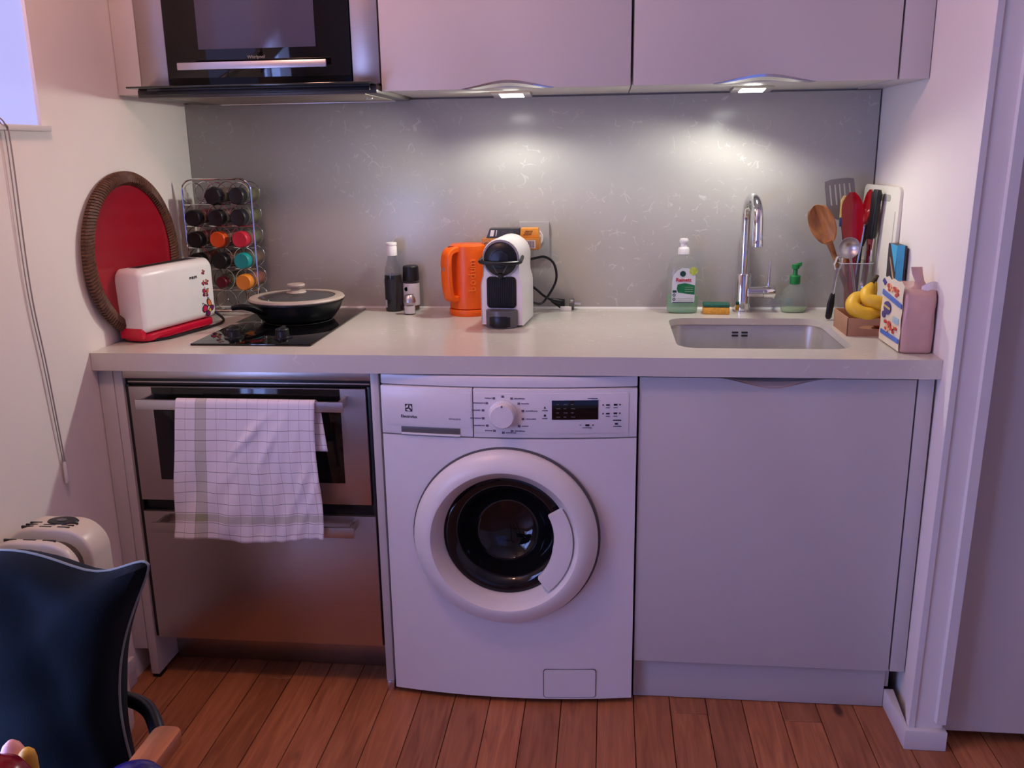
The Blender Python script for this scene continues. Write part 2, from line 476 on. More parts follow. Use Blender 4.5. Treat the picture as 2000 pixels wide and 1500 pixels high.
# room shell behind the camera
struct('wall_front', M().box(-0.32, 1.0, YB - 0.12, YB, -0.06, ZT).box(2.2, 3.45, YB - 0.12, YB, -0.06, ZT).box(1.0, 2.2, YB - 0.12, YB, -0.06, 0.5).box(1.0, 2.2, YB - 0.12, YB, 2.15, ZT), wallm, 'white wall across the room', 'wall')
roomglow = mat('dusk_pane', (120, 130, 235), 0.4, var=0.0, emit=(0.32, 0.44, 1.0), estr=WINDOW_ROOM)
w2 = thing('window_2', 'dusk blue window across the room', 'window', (1.6, YB, 0.5)); w2['kind'] = 'structure'
part(w2, 'pane', M().box(1.0, 1.57, YB - 0.08, YB - 0.07, 0.5, 2.15), roomglow)
part(w2, 'pane', M().box(1.63, 2.2, YB - 0.08, YB - 0.07, 0.5, 2.15), roomglow)
part(w2, 'window_frame', M().box(1.57, 1.63, YB - 0.09, YB - 0.03, 0.5, 2.15, 0.004), trimm)
struct('wall_right', M().box(RX, RX + 0.15, YB, 0.65, -0.06, ZT), wallm, 'white wall far to the right', 'wall')

# right-hand side wall of the niche, ending in a stub wall
def prism(bot, top, z0, z1):
    return M().loft([[(x, y, z0) for x, y in bot], [(x, y, z1) for x, y in top]])
struct('wall_niche', prism([(1.9205, 0.66), (1.918, 0.0), (1.893, -0.088), (1.893, -0.104), (1.965, -0.104), (1.965, 0.66)],
                           [(1.930, 0.66), (1.930, 0.0), (1.923, -0.088), (1.923, -0.104), (1.99, -0.104), (1.99, 0.66)], -0.05, ZT),
       wallm, 'white side wall right of the worktop', 'wall')
struct('trim_1', prism([(1.893, -0.104), (1.893, -0.108), (1.905, -0.108), (1.905, -0.104)], [(1.923, -0.104), (1.923, -0.108), (1.935, -0.108), (1.935, -0.104)], 0.05, ZT), trimm, 'narrow white edge trim on the stub wall', 'trim')
struct('trim_2', prism([(1.9475, -0.104), (1.9475, -0.119), (1.9675, -0.119), (1.9675, -0.104)], [(1.980, -0.104), (1.980, -0.119), (2.0, -0.119), (2.0, -0.104)], 0.068, ZT), trimm, 'white door stop strip beside the grey door', 'trim')
bb = M()
bb.poly([(1.8825, 0.045), (1.8825, -0.119), (1.973, -0.119), (1.973, -0.10), (1.893, -0.10), (1.905, 0.045)], 'z', 0, 0.05, 0.003)
struct('baseboard_right', bb, trimm, 'white skirting wrapped round the stub wall', 'baseboard')
dr = thing('door_1', 'plain grey door at the right edge', 'door', (2.4, -0.07, 0.0)); dr['kind'] = 'structure'
part(dr, 'door_leaf', M().loft([[(1.970, -0.078, .028), (2.85, -0.078, .028), (2.85, -0.04, .028), (1.970, -0.04, .028)], [(1.999, -0.078, 2.1), (2.85, -0.078, 2.1), (2.85, -0.04, 2.1), (1.999, -0.04, 2.1)]]), doorm)
part(dr, 'door_handle', M().box(2.74, 2.78, -0.084, -0.078, 0.95, 1.12, 0.003).tube([(2.76, -0.084, 1.05), (2.76, -0.12, 1.05), (2.64, -0.125, 1.05)], 0.009), alu)
struct('wall_door', M().box(2.86, RX, -0.09, -0.02, -0.05, ZT).box(1.995, 2.86, -0.09, -0.02, 2.11, ZT), wallm, 'white wall around the grey door', 'wall')
struct('baseboard_left', M().box(0, 0.012, YB, -0.0, 0, 0.075, 0.003), trimm, 'white skirting along the left wall', 'baseboard')

# ================================================================== kitchen units
struct_back = solo('splashback', 'grey flecked stone splashback behind the worktop', 'splashback', M().box(0.001, W - 0.004, D, 0.649, ZC + 0.0005, ZU - 0.004, 0.001), splashm)
solo('silicone_bead', 'pale sealant line along the foot of the splashback', 'sealant', M().poly([(D - 0.006, ZC + 0.0003), (D - 0.0002, ZC + 0.0003), (D - 0.0002, ZC + 0.006)], 'x', 0.003, W - 0.006), trimm)

# worktop with sink opening
SX0, SX1, SY0, SY1 = 1.372, 1.770, 0.103, 0.487
inner = rrect(SX0, SX1, SY0, SY1, 0.05, 8)
scx, scy = (SX0 + SX1) / 2, (SY0 + SY1) / 2
CX0, CX1, CY0, CY1 = 0.001, W - 0.0035, 0.0, D + 0.018
angs = [math.atan2(p[1] - scy, p[0] - scx) for p in inner]
outer = [ray_rect(scx, scy, a, CX0, CX1, CY0, CY1) for a in angs]
for cx, cy in ((CX0, CY0), (CX1, CY0), (CX1, CY1), (CX0, CY1)):
    a = math.atan2(cy - scy, cx - scx)
    j = min(range(len(angs)), key=lambda i: abs((angs[i] - a + PI) % (2 * PI) - PI))
    outer[j] = (cx, cy)
ST = 0.018      # stone thickness; the front edge is built up to TH
mc = M().plate_hole(outer, inner, ZC - ST, ZC).box(CX0, CX1, CY0, CY0 + 0.019, ZC - TH, ZC - ST)
bmesh.ops.remove_doubles(mc.bm, verts=mc.bm.verts, dist=1e-5)
solo('worktop', 'long pale stone worktop across all the base units', 'worktop', mc, counterm)
sink = thing('sink', 'stainless steel sink set under the worktop', 'sink', (scx, scy, ZC - 0.20))
ms = M()
def ring_at(z, g, r): return [(x, y, z) for x, y in rrect(SX0 - g, SX1 + g, SY0 - g, SY1 + g, r, 8)]
zt = ZC - ST
ms.loft([ring_at(zt - 0.0005, 0.016, 0.06), ring_at(zt - 0.0005, 0.003, 0.052), ring_at(zt - 0.004, 0.0015, 0.05), ring_at(zt - 0.10, -0.003, 0.05), ring_at(zt - 0.135, -0.010, 0.05), ring_at(zt - 0.148, -0.03, 0.04), ring_at(zt - 0.150, -0.10, 0.03)], cap=False)
bmf = [v for v in ms.bm.verts]; ms.bm.faces.new([v for v in bmf[-len(inner):]])
part(sink, 'basin', ms, steel_sink)
mo = M()
for dx in (-0.0125, 0.0125):
    for dz in (0.0045, -0.0045):
        mo.box(1.5655 + dx - 0.0085, 1.5655 + dx + 0.0085, SY1 + 0.0005 - 0.004, SY1 + 0.004, 0.8285 + dz - 0.0022, 0.8285 + dz + 0.0022, 0.001, 1)
part(sink, 'overflow_slots', mo, black)
part(sink, 'drain', M().lathe([(0.0, 0.003), (0.03, 0.003), (0.043, 0.002), (0.045, 0.0)], (scx, scy, zt - 0.149), 24), chrome)

# filler panels and side panels
solo('filler_panel', 'narrow greige filler between left wall and oven', 'filler panel', M().box(0.0015, 0.0385, 0.02, 0.04, 0.085, ZC - TH - 0.001, 0.001), lacquer)
sp = thing('gable_board', 'greige gable panel left of the oven down to the floor', 'gable', (0.05, 0.02, 0))
part(sp, 'panel', M().box(0.040, 0.0615, 0.02, 0.60, 0.012, ZC - TH - 0.001, 0.001), lacquer)
part(sp, 'foot', M().box(0.041, 0.061, 0.024, 0.06, 0, 0.012, 0.002), blackmatte)
sp = thing('gable_board', 'greige gable panel between oven and washing machine', 'gable', (0.677, 0.014, 0))
part(sp, 'panel', M().box(0.6675, 0.6860, 0.014, 0.60, 0.028, ZC - TH - 0.001, 0.001), lacquer)
part(sp, 'foot', M().box(0.6685, 0.6855, 0.014, 0.05, 0, 0.0275, 0.002), alu)
solo('filler_panel', 'narrow greige filler right of the sink cabinet door', 'filler panel', M().box(1.8835, 1.9165, 0.02, 0.04, 0.1112, ZC - TH - 0.001, 0.001), lacquer)
solo('plinth', 'dark steel plinth below the oven drawer', 'plinth', M().box(0.063, 0.666, 0.124, 0.142, 0.001, 0.118, 0.001), steel)
mk = M().box(1.2842, 1.8815, 0.042, 0.060, 0.0015, 0.108, 0.0015)
solo('plinth', 'grey plinth below the sink cabinet door', 'plinth', mk, lacquer)
solo('plinth_end', 'short plinth return by the right skirting', 'plinth', M().box(1.8822, 1.8925, 0.05, 0.20, 0.052, 0.109, 0.001), lacquer)

# sink cabinet
cab = thing('sink_cabinet', 'greige base cabinet under the sink with one wide door', 'cabinet', (1.58, 0.3, 0.11))
part(cab, 'body', M().box(1.283, 1.301, 0.042, 0.60, 0.112, ZC - TH - 0.001).box(1.862, 1.880, 0.042, 0.60, 0.112, ZC - TH - 0.001).box(1.301, 1.862, 0.042, 0.60, 0.112, 0.130).box(1.301, 1.862, 0.585, 0.60, 0.130, ZC - TH - 0.001), lacquer_in)
def notch(xa, xb, xm, z, depth, n=24, sgn=-1):
    out = []
    for i in range(n + 1):
        t = i / n; x = xa + (xb - xa) * t
        s = math.sin(PI * t) ** 1.6
        out.append((x, z + sgn * depth * s))
    return out
top_z = 0.8225
pts = [(1.2835, 0.1118)] + [(1.8795, 0.1118), (1.8795, top_z)] + notch(1.692, 1.455, 0, top_z, 0.0205) + [(1.2835, top_z)]
dd = part(cab, 'door', M().poly(pts, 'y', 0.0195, 0.0385, 0.001), lacquer)
mh = M()
nl = notch(1.474, 1.673, 0, top_z - 0.0005, 0.0205)
mh.grid([[(x, 0.0200 - 0.0002, z + 0.0045 * math.sin(PI * i / 24)) for i, (x, z) in enumerate(nl)], [(x, 0.0185, z + 0.001) for x, z in nl], [(x, 0.0200, z - 0.001) for x, z in nl], [(x, 0.033, z + 0.006) for x, z in nl]])
mhb = M()
hr = []
for i, (x, z) in enumerate(nl):
    s = math.sin(PI * i / 24)
    hr.append([(x, 0.0195 - 0.003 * s, z - 0.0004), (x, 0.0190 - 0.003 * s, z + 0.0015 * s), (x, 0.0225, z + 0.0105 * s + 0.0003), (x, 0.0300, z + 0.0175 * s + 0.0005), (x, 0.034, z)])
mhb.loft(hr)
part(dd, 'handle', mhb, mat('polished_pull', (236, 236, 240), 0.22, metal=0.85, var=0.01), label='curved chrome finger pull')
mh.bm.free()

# oven with drawer
ov = thing('oven', 'built-in stainless oven with a warming drawer below', 'oven', (0.365, 0.3, 0.12))
part(ov, 'body', M().box(0.064, 0.666, 0.05, 0.58, 0.12, ZC - TH - 0.002), blackmatte)
part(ov, 'top_trim', M().box(0.0635, 0.666, 0.018, 0.05, 0.8065, 0.8275, 0.0015), steel)
part(ov, 'seal_frame', M().box(0.0635, 0.666, 0.030, 0.05, 0.788, 0.8063, 0.001).box(0.0635, 0.0735, 0.026, 0.05, 0.12, 0.79, 0.001).box(0.6545, 0.666, 0.026, 0.05, 0.12, 0.79, 0.001).box(0.0735, 0.6545, 0.034, 0.05, 0.46, 0.51, 0.001), black)
part(ov, 'seal_rail', M().box(0.069, 0.661, 0.0285, 0.0345, 0.7935, 0.7975, 0.001), steel)
od = part(ov, 'oven_door', M().box(0.0745, 0.6530, 0.018, 0.034, 0.4985, 0.7865, 0.0015), steel)
part(od, 'door_window', M().box(0.132, 0.592, 0.0166, 0.020, 0.553, 0.7855, 0.0008), darkwin)
part(od, 'handle', M().box(0.1235, 0.6165, -0.047, -0.039, 0.7485, 0.772, 0.0012).box(0.130, 0.138, -0.04, 0.019, 0.750, 0.770, 0.001).box(0.602, 0.610, -0.04, 0.019, 0.750, 0.770, 0.001), alu, label='flat aluminium bar handle')
ow = part(ov, 'drawer_front', M().box(0.0745, 0.6605, 0.018, 0.034, 0.1215, 0.4685, 0.0015), steel)
part(ow, 'handle', M().box(0.1265, 0.6240, -0.047, -0.039, 0.440, 0.466, 0.0012).box(0.133, 0.141, -0.04, 0.019, 0.443, 0.463, 0.001).box(0.609, 0.617, -0.04, 0.019, 0.443, 0.463, 0.001), steel)

# tea towel over the oven handle
tw_m = towel_mat()
def towel():
    nu, nv = 58, 84
    rows, uvs = [], []
    L_front, L_back = 0.345, 0.12
    tot = L_front + L_back + 0.022
    xl_t, xr_t = 0.2243, 0.5535
    rg = random.Random(3)
    for j in range(nv + 1):
        s = j / nv * tot          # 0 at the back hem, up and over, down the front
        row, uv = [], []
        for i in range(nu + 1):
            u = i / nu
            x = xl_t + (xr_t - xl_t) * u
            if s < L_back:                     # behind the bar
                z = 0.7715 - (L_back - s); y = -0.0352
                x += 0.006 + 0.012 * (L_back - s) / L_back * u
            elif s < L_back + 0.022:           # over the bar
                t = (s - L_back) / 0.022
                y = -0.0352 - 0.0165 * t; z = 0.7715 + 0.0048 * math.sin(PI * t)
            else:                              # in front
                d = s - L_back - 0.022; f = d / L_front
                z = 0.7715 - d
                x += -0.040 * f * (1 - u) ** 1.2 * 1.0 + (-0.008 * f + 0.014 * math.sin(4.5 * f - 2.2) * f) * u
                w = f ** 0.8
                y = -0.0517 - 0.004 * w - w * (0.0045 * math.sin(9 * u + 5.0 * f + 0.4) + 0.0032 * math.sin(21 * u - 8 * f) + 0.0022 * math.sin(33 * u * (0.4 + u) + 13 * f))
                # diagonal creases
                for cu, cf, sl, am, wd_ in ((0.52, 0.25, 0.9, 0.008, 0.035), (0.66, 0.33, 0.55, 0.005, 0.03), (0.86, 0.62, 0.5, 0.006, 0.025), (0.92, 0.72, 0.45, 0.005, 0.02), (0.4, 0.5, 0.8, 0.004, 0.04)):
                    dist = (u - cu) + sl * (f - cf)
                    along = abs((f - cf) - sl * (u - cu))
                    y -= am * math.exp(-(dist / wd_) ** 2) * math.exp(-(along / 0.22) ** 2)
                z += 0.006 * math.sin(7 * u + 0.6) * f * f + (0.010 * u * f if f > 0.5 else 0.010 * u * f)
                if f > 0.9: y -= 0.004 * (f - 0.9) / 0.1 * math.sin(12 * u + 1)
            row.append((x, y, z)); uv.append((u, (s - L_back - 0.011) / L_front if s > L_back else (L_back - s) / L_front))
        rows.append(row); uvs.append(uv)
    m = M().grid(rows, uvs)
    return m
tw = solo('tea_towel', 'white tea towel with thin checks hung over the oven handle', 'towel', towel(), tw_m)
sol = tw.modifiers.new('thick', 'SOLIDIFY'); sol.thickness = 0.0016; sol.offset = 0

# ------------------------------------------------------------------ washing machine
XM = 0.984
def yf(x): return 0.012 - 0.024 * (1 - ((x - XM) / 0.293) ** 2)
wm = thing('washing_machine', 'white front-loading washing machine with a round dark porthole', 'washing machine', (XM, 0.3, 0))
def bow(x0, x1, y1, z0, z1, dy=0.0, bev=0.0015, n=16):
    pts = [(x0 + (x1 - x0) * i / n, yf(x0 + (x1 - x0) * i / n) + dy) for i in range(n + 1)] + [(x1, y1), (x0, y1)]
    return M().poly(pts, 'z', z0, z1, bev, 2)
X0, X1 = 0.6915, 1.2785
part(wm, 'body', M().box(X0 + 0.002, X1 - 0.002, 0.17, 0.59, 0.014, 0.80, 0.003).box(X0 + 0.002, X0 + 0.02, 0.05, 0.18, 0.014, 0.80).box(X1 - 0.02, X1 - 0.002, 0.05, 0.18, 0.014, 0.80).box(X0 + 0.02, X1 - 0.02, 0.05, 0.18, 0.66, 0.80).box(X0 + 0.02, X1 - 0.02, 0.05, 0.18, 0.014, 0.05), white)
# front skin with a round opening
DC = (0.978, 0.4405)
hole = [(DC[0] + 0.166 * math.cos(2 * PI * i / 64), DC[1] + 0.166 * math.sin(2 * PI * i / 64)) for i in range(64)]
out = [ray_rect(DC[0], DC[1], math.atan2(p[1] - DC[1], p[0] - DC[0]), X0, X1, 0.0135, 0.6815) for p in hole]
for cx, cz in ((X0, 0.0135), (X1, 0.0135), (X1, 0.6815), (X0, 0.6815)):
    a = math.atan2(cz - DC[1], cx - DC[0]); j = min(range(64), key=lambda i: abs((2 * PI * i / 64 - a + PI) % (2 * PI) - PI)); out[j] = (cx, cz)
mfp = M()
fr = []
for t in (0, 0.25, 0.5, 0.75, 1.0):
    fr.append([(h[0] + (o[0] - h[0]) * t, yf(h[0] + (o[0] - h[0]) * t), h[1] + (o[1] - h[1]) * t) for h, o in zip(hole, out)])
fr.append([(o[0], 0.05, o[1]) for o in out])
fr.append([(h[0], 0.05, h[1]) for h in hole]); fr.append(fr[0])
mfp.loft(fr, cap=False); bmesh.ops.remove_doubles(mfp.bm, verts=mfp.bm.verts, dist=1e-6)
part(wm, 'front_panel', mfp, white)
part(wm, 'foot', M().lathe([(0.02, 0), (0.02, 0.014)], (0.72, 0.1, 0), 16), blackmatte)
part(wm, 'foot', M().lathe([(0.02, 0), (0.02, 0.014)], (1.25, 0.1, 0), 16), blackmatte)
part(wm, 'top_strip', bow(X0, X1, 0.2, 0.8005, 0.8255, 0.006, 0.004), white)
dt = part(wm, 'detergent_drawer', bow(X0, 0.9075, 0.05, 0.6845, 0.7985, 0.0), white)
part(wm, 'control_panel', bow(0.9100, X1, 0.05, 0.6845, 0.7985, 0.0), white)
def yp(x): return yf(x) - 0.0006
mgrip = bow(0.7380, 0.8775, 0.05, 0.6895, 0.7035, -0.0014, 0.0004)
part(dt, 'grip_recess', mgrip, greyplastic)
part(dt, 'grip_lip', bow(0.7395, 0.8785, 0.05, 0.6848, 0.6895, -0.0045, 0.0010), white)
# raised fascia line
part(wm, 'fascia_plate', bow(0.9130, 1.2600, 0.05, 0.6955, 0.7895, -0.0012, 0.0010), white)
part(dt, 'fascia_plate', bow(0.7010, 0.9050, 0.05, 0.7050, 0.7880, -0.0012, 0.0010), white)
# logo and lettering follow the bowed fascia
def onpanel(x, z, dy): return at(x, yf(x) - dy, z) @ Matrix.Rotation(math.atan(2 * 0.024 * (x - XM) / 0.293 ** 2), 4, 'Z') @ FACE_Y
part(dt, 'logo_square', M().poly(rrect(-0.0086, 0.0086, -0.0088, 0.0088, 0.0008, 2), 'z', -0.001, 0.0004).xf(onpanel(0.758, 0.7488, 0.0016)), inkm)
ml = M()
for a0 in (20, 140, 260):
    pts = [(0.0074 * math.cos(math.radians(a0 - 50 + 100 * q / 10)), 0.0074 * math.sin(math.radians(a0 - 50 + 100 * q / 10))) for q in range(11)]
    pts += [((0.0074 - 0.0058 * math.sin(PI * q / 10)) * math.cos(math.radians(a0 - 50 + 100 * q / 10)), (0.0074 - 0.0058 * math.sin(PI * q / 10)) * math.sin(math.radians(a0 - 50 + 100 * q / 10))) for q in range(9, 0, -1)]
    ml.poly(pts, 'z', 0.0, 0.0008)
part(dt, 'logo_blades', ml.xf(onpanel(0.758, 0.7488, 0.0016)), white, kind='stuff')
part(dt, 'lettering', text_m('Electrolux', 0.0096, onpanel(0.758, 0.7278, 0.0016), bold=0.00012), inkm)
part(dt, 'lettering', text_m('timecare', 0.0078, onpanel(0.866, 0.7265, 0.0015)), greyink)
# programme knob
kb = part(wm, 'program_knob', M().lathe([(0.0325, 0.0), (0.0325, -0.004), (0.0285, -0.006), (0.0275, -0.022), (0.0255, -0.0245), (0.0, -0.025)], (0.9775, yf(0.9775), 0.7400), 40, 'y'), white)
part(kb, 'pointer', M().box(0.9755, 0.9795, yf(0.97) - 0.0255, yf(0.97) - 0.02, 0.762, 0.7665, 0.0005), greyink)
mp_ = M(); rp_ = random.Random(5)
for q in range(14):
    a = math.radians(90 - 360 / 14 * q)
    px, pz = 0.9775 + 0.0465 * math.cos(a), 0.7395 + 0.0425 * math.sin(a)
    if pz > 0.787 or pz < 0.697: pz = max(0.698, min(0.785, pz))
    yy = yp(px) - 0.0012
    mp_.box(px - 0.003, px + 0.003, yy, yy + 0.001, pz - 0.0025, pz + 0.0025)
    if q:
        sgn = 1 if q <= 7 else -1
        ln = rp_.uniform(0.014, 0.026)
        xa = px + sgn * 0.006; xb = xa + sgn * ln
        yy = yp((xa + xb) / 2) - 0.0014
        x_ = min(xa, xb)
        while x_ < max(xa, xb):
            w_ = rp_.uniform(0.0016, 0.003); mp_.box(x_, x_ + w_, yy, yy + 0.001, pz - 0.0011, pz + rp_.uniform(0.0008, 0.0016)); x_ += w_ + 0.0006
part(wm, 'program_print', mp_, greyink, kind='stuff')
dsp = part(wm, 'display', bow(1.0880, 1.1915, 0.05, 0.7285, 0.7735, -0.0024, 0.0005), blackglass)
md = M()
for r_ in range(4):
    for c_ in range(3):
        x_ = 1.098 + c_ * 0.0165; z_ = 0.7645 - r_ * 0.0098
        yd = yf(x_ + 0.004) - 0.0031
        md.box(x_, x_ + 0.006 + 0.003 * ((r_ + c_) % 2), yd, yd + 0.0006, z_ - 0.001, z_ + 0.001)
part(dsp, 'display_symbols', md, greyplastic)
mp_ = M()
def pm(xa, xb, za, zb):
    yy = yp((xa + xb) / 2) - 0.0016; mp_.box(xa, xb, yy, yy + 0.0014, za, zb)
pm(1.071, 1.0735, 0.754, 0.759); pm(1.066, 1.079, 0.7495, 0.7508); pm(1.070, 1.0745, 0.736, 0.741); pm(1.066, 1.078, 0.731, 0.7323)
pm(1.150, 1.154, 0.7155, 0.7165); pm(1.163, 1.172, 0.713, 0.7175); pm(1.178, 1.182, 0.7145, 0.7165); pm(1.156, 1.177, 0.7085, 0.7098)
for za in (0.762, 0.742):
    pm(1.2010, 1.2040, za - 0.0015, za + 0.0015); pm(1.209, 1.217, za - 0.002, za + 0.0015); pm(1.2085, 1.2175, za - 0.0075, za - 0.0062)
    pm(1.226, 1.234, za - 0.002, za + 0.002); pm(1.2255, 1.2345, za - 0.0075, za - 0.0062); pm(1.2385, 1.2415, za - 0.0015, za + 0.0015)
pm(1.221, 1.2435, 0.7245, 0.727); pm(1.229, 1.236, 0.7155, 0.719); pm(1.222, 1.244, 0.7105, 0.7122); pm(1.165, 1.19, 0.7770, 0.7785)
part(wm, 'panel_print', mp_, inkm, kind='stuff')
# door
yc = yf(DC[0])
part(wm, 'door_ring', M().lathe([(0.165, 0.02), (0.2165, 0.006), (0.2165, -0.003), (0.2145, -0.014), (0.2085, -0.022), (0.194, -0.033), (0.178, -0.039), (0.172, -0.0385), (0.1495, -0.008), (0.147, 0.012), (0.147, 0.03)], (DC[0], yc, DC[1]), 72, 'y', close=True), whiteplastic)
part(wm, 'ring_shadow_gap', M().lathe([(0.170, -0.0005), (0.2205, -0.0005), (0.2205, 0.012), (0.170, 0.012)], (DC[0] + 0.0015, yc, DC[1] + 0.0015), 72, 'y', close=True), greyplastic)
glass_dark = mat('smoked_glass', (70, 66, 72), 0.03, var=0.0, trans=0.9, ior=1.45)
mg = M().lathe([(0.1475, 0.008), (0.140, 0.004), (0.128, 0.006), (0.112, 0.022), (0.100, 0.05), (0.085, 0.075), (0.05, 0.092), (0.0, 0.096), (0.0, 0.099), (0.052, 0.095), (0.088, 0.078), (0.104, 0.052), (0.116, 0.026), (0.130, 0.010), (0.140, 0.008), (0.1475, 0.012)], (DC[0], yc, DC[1]), 64, 'y', close=False, cap=False)
part(wm, 'door_glass', mg, glass_dark)
drumm = mat('drum_metal', (60, 56, 58), 0.35, metal=1.0, var=0.1, scale=60)
part(wm, 'drum', M().lathe([(0.149, 0.03), (0.1485, 0.035), (0.150, 0.155), (0.0, 0.158)], (DC[0], yc, DC[1]), 48, 'y', cap=False), drumm)
ha = []
for q in range(17):
    a = math.radians(-50 + 82 * q / 16); rr = 0.113 + 0.012 * abs(q - 8) / 8 * 0.6
    ro = 0.159
    c_, s_ = math.cos(a), math.sin(a)
    def pp(r, y): return (DC[0] + r * c_, yc + y, DC[1] + r * s_)
    ha.append([pp(rr, -0.022), pp(rr + 0.002, -0.0265), pp(0.150, -0.031), pp(ro, -0.030), pp(ro, -0.012), pp(rr, -0.010)])
part(wm, 'door_handle', M().loft(ha), whiteplastic)
# filter hatch
hx0, hx1, hz0, hz1 = 1.066, 1.191, 0.019, 0.0945
def bowed(pts, dy):
    return M().loft([[(x, 0.04, z) for x, z in pts], [(x, yf(x) + dy, z) for x, z in pts]])
part(wm, 'hatch_gap', bowed(rrect(hx0 - 0.0016, hx1 + 0.0016, hz0 - 0.0016, hz1 + 0.0016, 0.008), -0.0010), inkm)
part(wm, 'filter_hatch', bowed(rrect(hx0, hx1, hz0, hz1, 0.007), -0.0018), white)

# ------------------------------------------------------------------ wall units
def upper_door(xa, xb, xn0, xn1):
    z0, z1 = ZU - 0.003, 2.19
    return [(xa, z0)] + notch(xn0, xn1, 0, z0, 0.018, sgn=1) + [(xb, z0), (xb, z1), (xa, z1)]
def wall_cab(xa, xb, n0, n1, label):
    c = thing('wall_cabinet', label, 'cabinet', ((xa + xb) / 2, 0.45, ZU), group='wall cabinets')
    part(c, 'body', M().box(xa, xb, YU + 0.02, 0.628, ZU + 0.0005, 2.19, 0.001), lacquer_in)
    d = part(c, 'door', M().poly(upper_door(xa + 0.0018, xb - 0.0018, n0, n1), 'y', YU, YU + 0.0185, 0.001), lacquer)
    nl = notch(n0 + 0.012, n1 - 0.012, 0, ZU - 0.0025, 0.018, sgn=1)
    hr = []
    for i, (x, z) in enumerate(nl):
        s = math.sin(PI * i / 24)
        hr.append([(x, YU + 0.0005 - 0.003 * s, z + 0.0005), (x, YU + 0.0005 - 0.003 * s, z - 0.0060 * s), (x, YU + 0.016, z - 0.0125 * s), (x, YU + 0.016, z + 0.0005)])
    part(d, 'handle', M().loft(hr), chrome, label='curved chrome finger pull')
    return c
wall_cab(0.6640, 1.2585, 0.845, 1.090, 'greige wall cabinet above the washing machine')
wall_cab(1.2615, 1.8575, 1.435, 1.690, 'greige wall cabinet above the sink')
solo('filler_panel', 'narrow greige filler right of the wall cabinets', 'filler panel', M().box(1.8605, 1.9245, YU, 0.628, ZU - 0.002, 2.19, 0.001), lacquer)
solo('filler_panel', 'narrow greige filler left of the microwave', 'filler panel', M().box(0.0015, 0.0625, YU, 0.628, ZU + 0.001, 2.19, 0.001), lacquer)
# built-in microwave
mwv = thing('microwave', 'built-in microwave behind black glass with steel side strips', 'microwave', (0.364, 0.45, 1.48))
part(mwv, 'body', M().box(0.0655, 0.6625, YU + 0.014, 0.628, 1.4775, 2.19, 0.001), blackmatte)
part(mwv, 'side_strip', M().box(0.0650, 0.1345, YU, YU + 0.014, 1.4775, 2.19, 0.001), steel)
part(mwv, 'side_strip', M().box(0.5965, 0.6620, YU, YU + 0.014, 1.4775, 2.19, 0.001), steel)
mgl = part(mwv, 'glass_front', M().box(0.1365, 0.5945, YU - 0.004, YU + 0.012, 1.4775, 2.19, 0.0012), blackglass)
scr = mat('microwave_screen', (80, 78, 98), 0.12, var=0.03)  # colour lifted to carry the blue window's reflection in the glass
part(mgl, 'viewing_window', M().box(0.2195, 0.5110, YU - 0.0045, YU - 0.003, 1.5645, 1.95, 0.0002), scr)
part(mgl, 'lettering', text_m('Whirlpool', 0.0105, at(0.362, YU - 0.0046, 1.5445) @ FACE_Y), socketm)
part(mgl, 'handle', M().box(0.181, 0.5465, 0.2230, 0.231, 1.5145, 1.5315, 0.001).box(0.20, 0.208, 0.23, YU - 0.0035, 1.517, 1.529).box(0.52, 0.528, 0.23, YU - 0.0035, 1.517, 1.529), alu, label='flat silver bar handle')
# hood
hood = thing('range_hood', 'slim pull-out range hood with a dark glass visor', 'range hood', (0.364, 0.4, 1.45))
visor = mat('dark_visor_glass', (40, 46, 46), 0.08, var=0.0, spec=0.6)
part(hood, 'glass_visor', M().box(0.066, 0.6600, 0.186, 0.36, 1.4731, 1.4773, 0.0015), visor)
hoodm = mat('hood_grey', (86, 80, 78), 0.4, metal=0.3, var=0.03)
part(hood, 'front_rail', M().box(0.128, 0.6500, 0.214, 0.232, 1.4590, 1.4685, 0.001), black)
part(hood, 'slide_rail', M().box(0.085, 0.13, 0.224, 0.232, 1.4610, 1.4625, 0.0005), black)
part(hood, 'rail_highlight', M().box(0.10, 0.6480, 0.222, 0.232, 1.4687, 1.4730, 0.0005), greyplastic)
part(hood, 'body', M().box(0.068, 0.6620, 0.236, 0.605, 1.4535, 1.4730, 0.003), hoodm)
filt = mat('hood_filter', (150, 140, 128), 0.45, metal=0.6, var=0.05, scale=120)
hf = part(hood, 'filter', M().box(0.135, 0.6300, 0.25, 0.565, 1.4520, 1.4545, 0.001), filt)
part(hood, 'filter_edge', M().box(0.135, 0.630, 0.565, 0.578, 1.4500, 1.4545, 0.001), alu)
part(hood, 'filter_catch', M().lathe([(0.012, 0.002), (0.012, -0.002), (0.008, -0.004), (0.0, -0.004)], (0.6, 0.40, 1.452), 16), chrome)

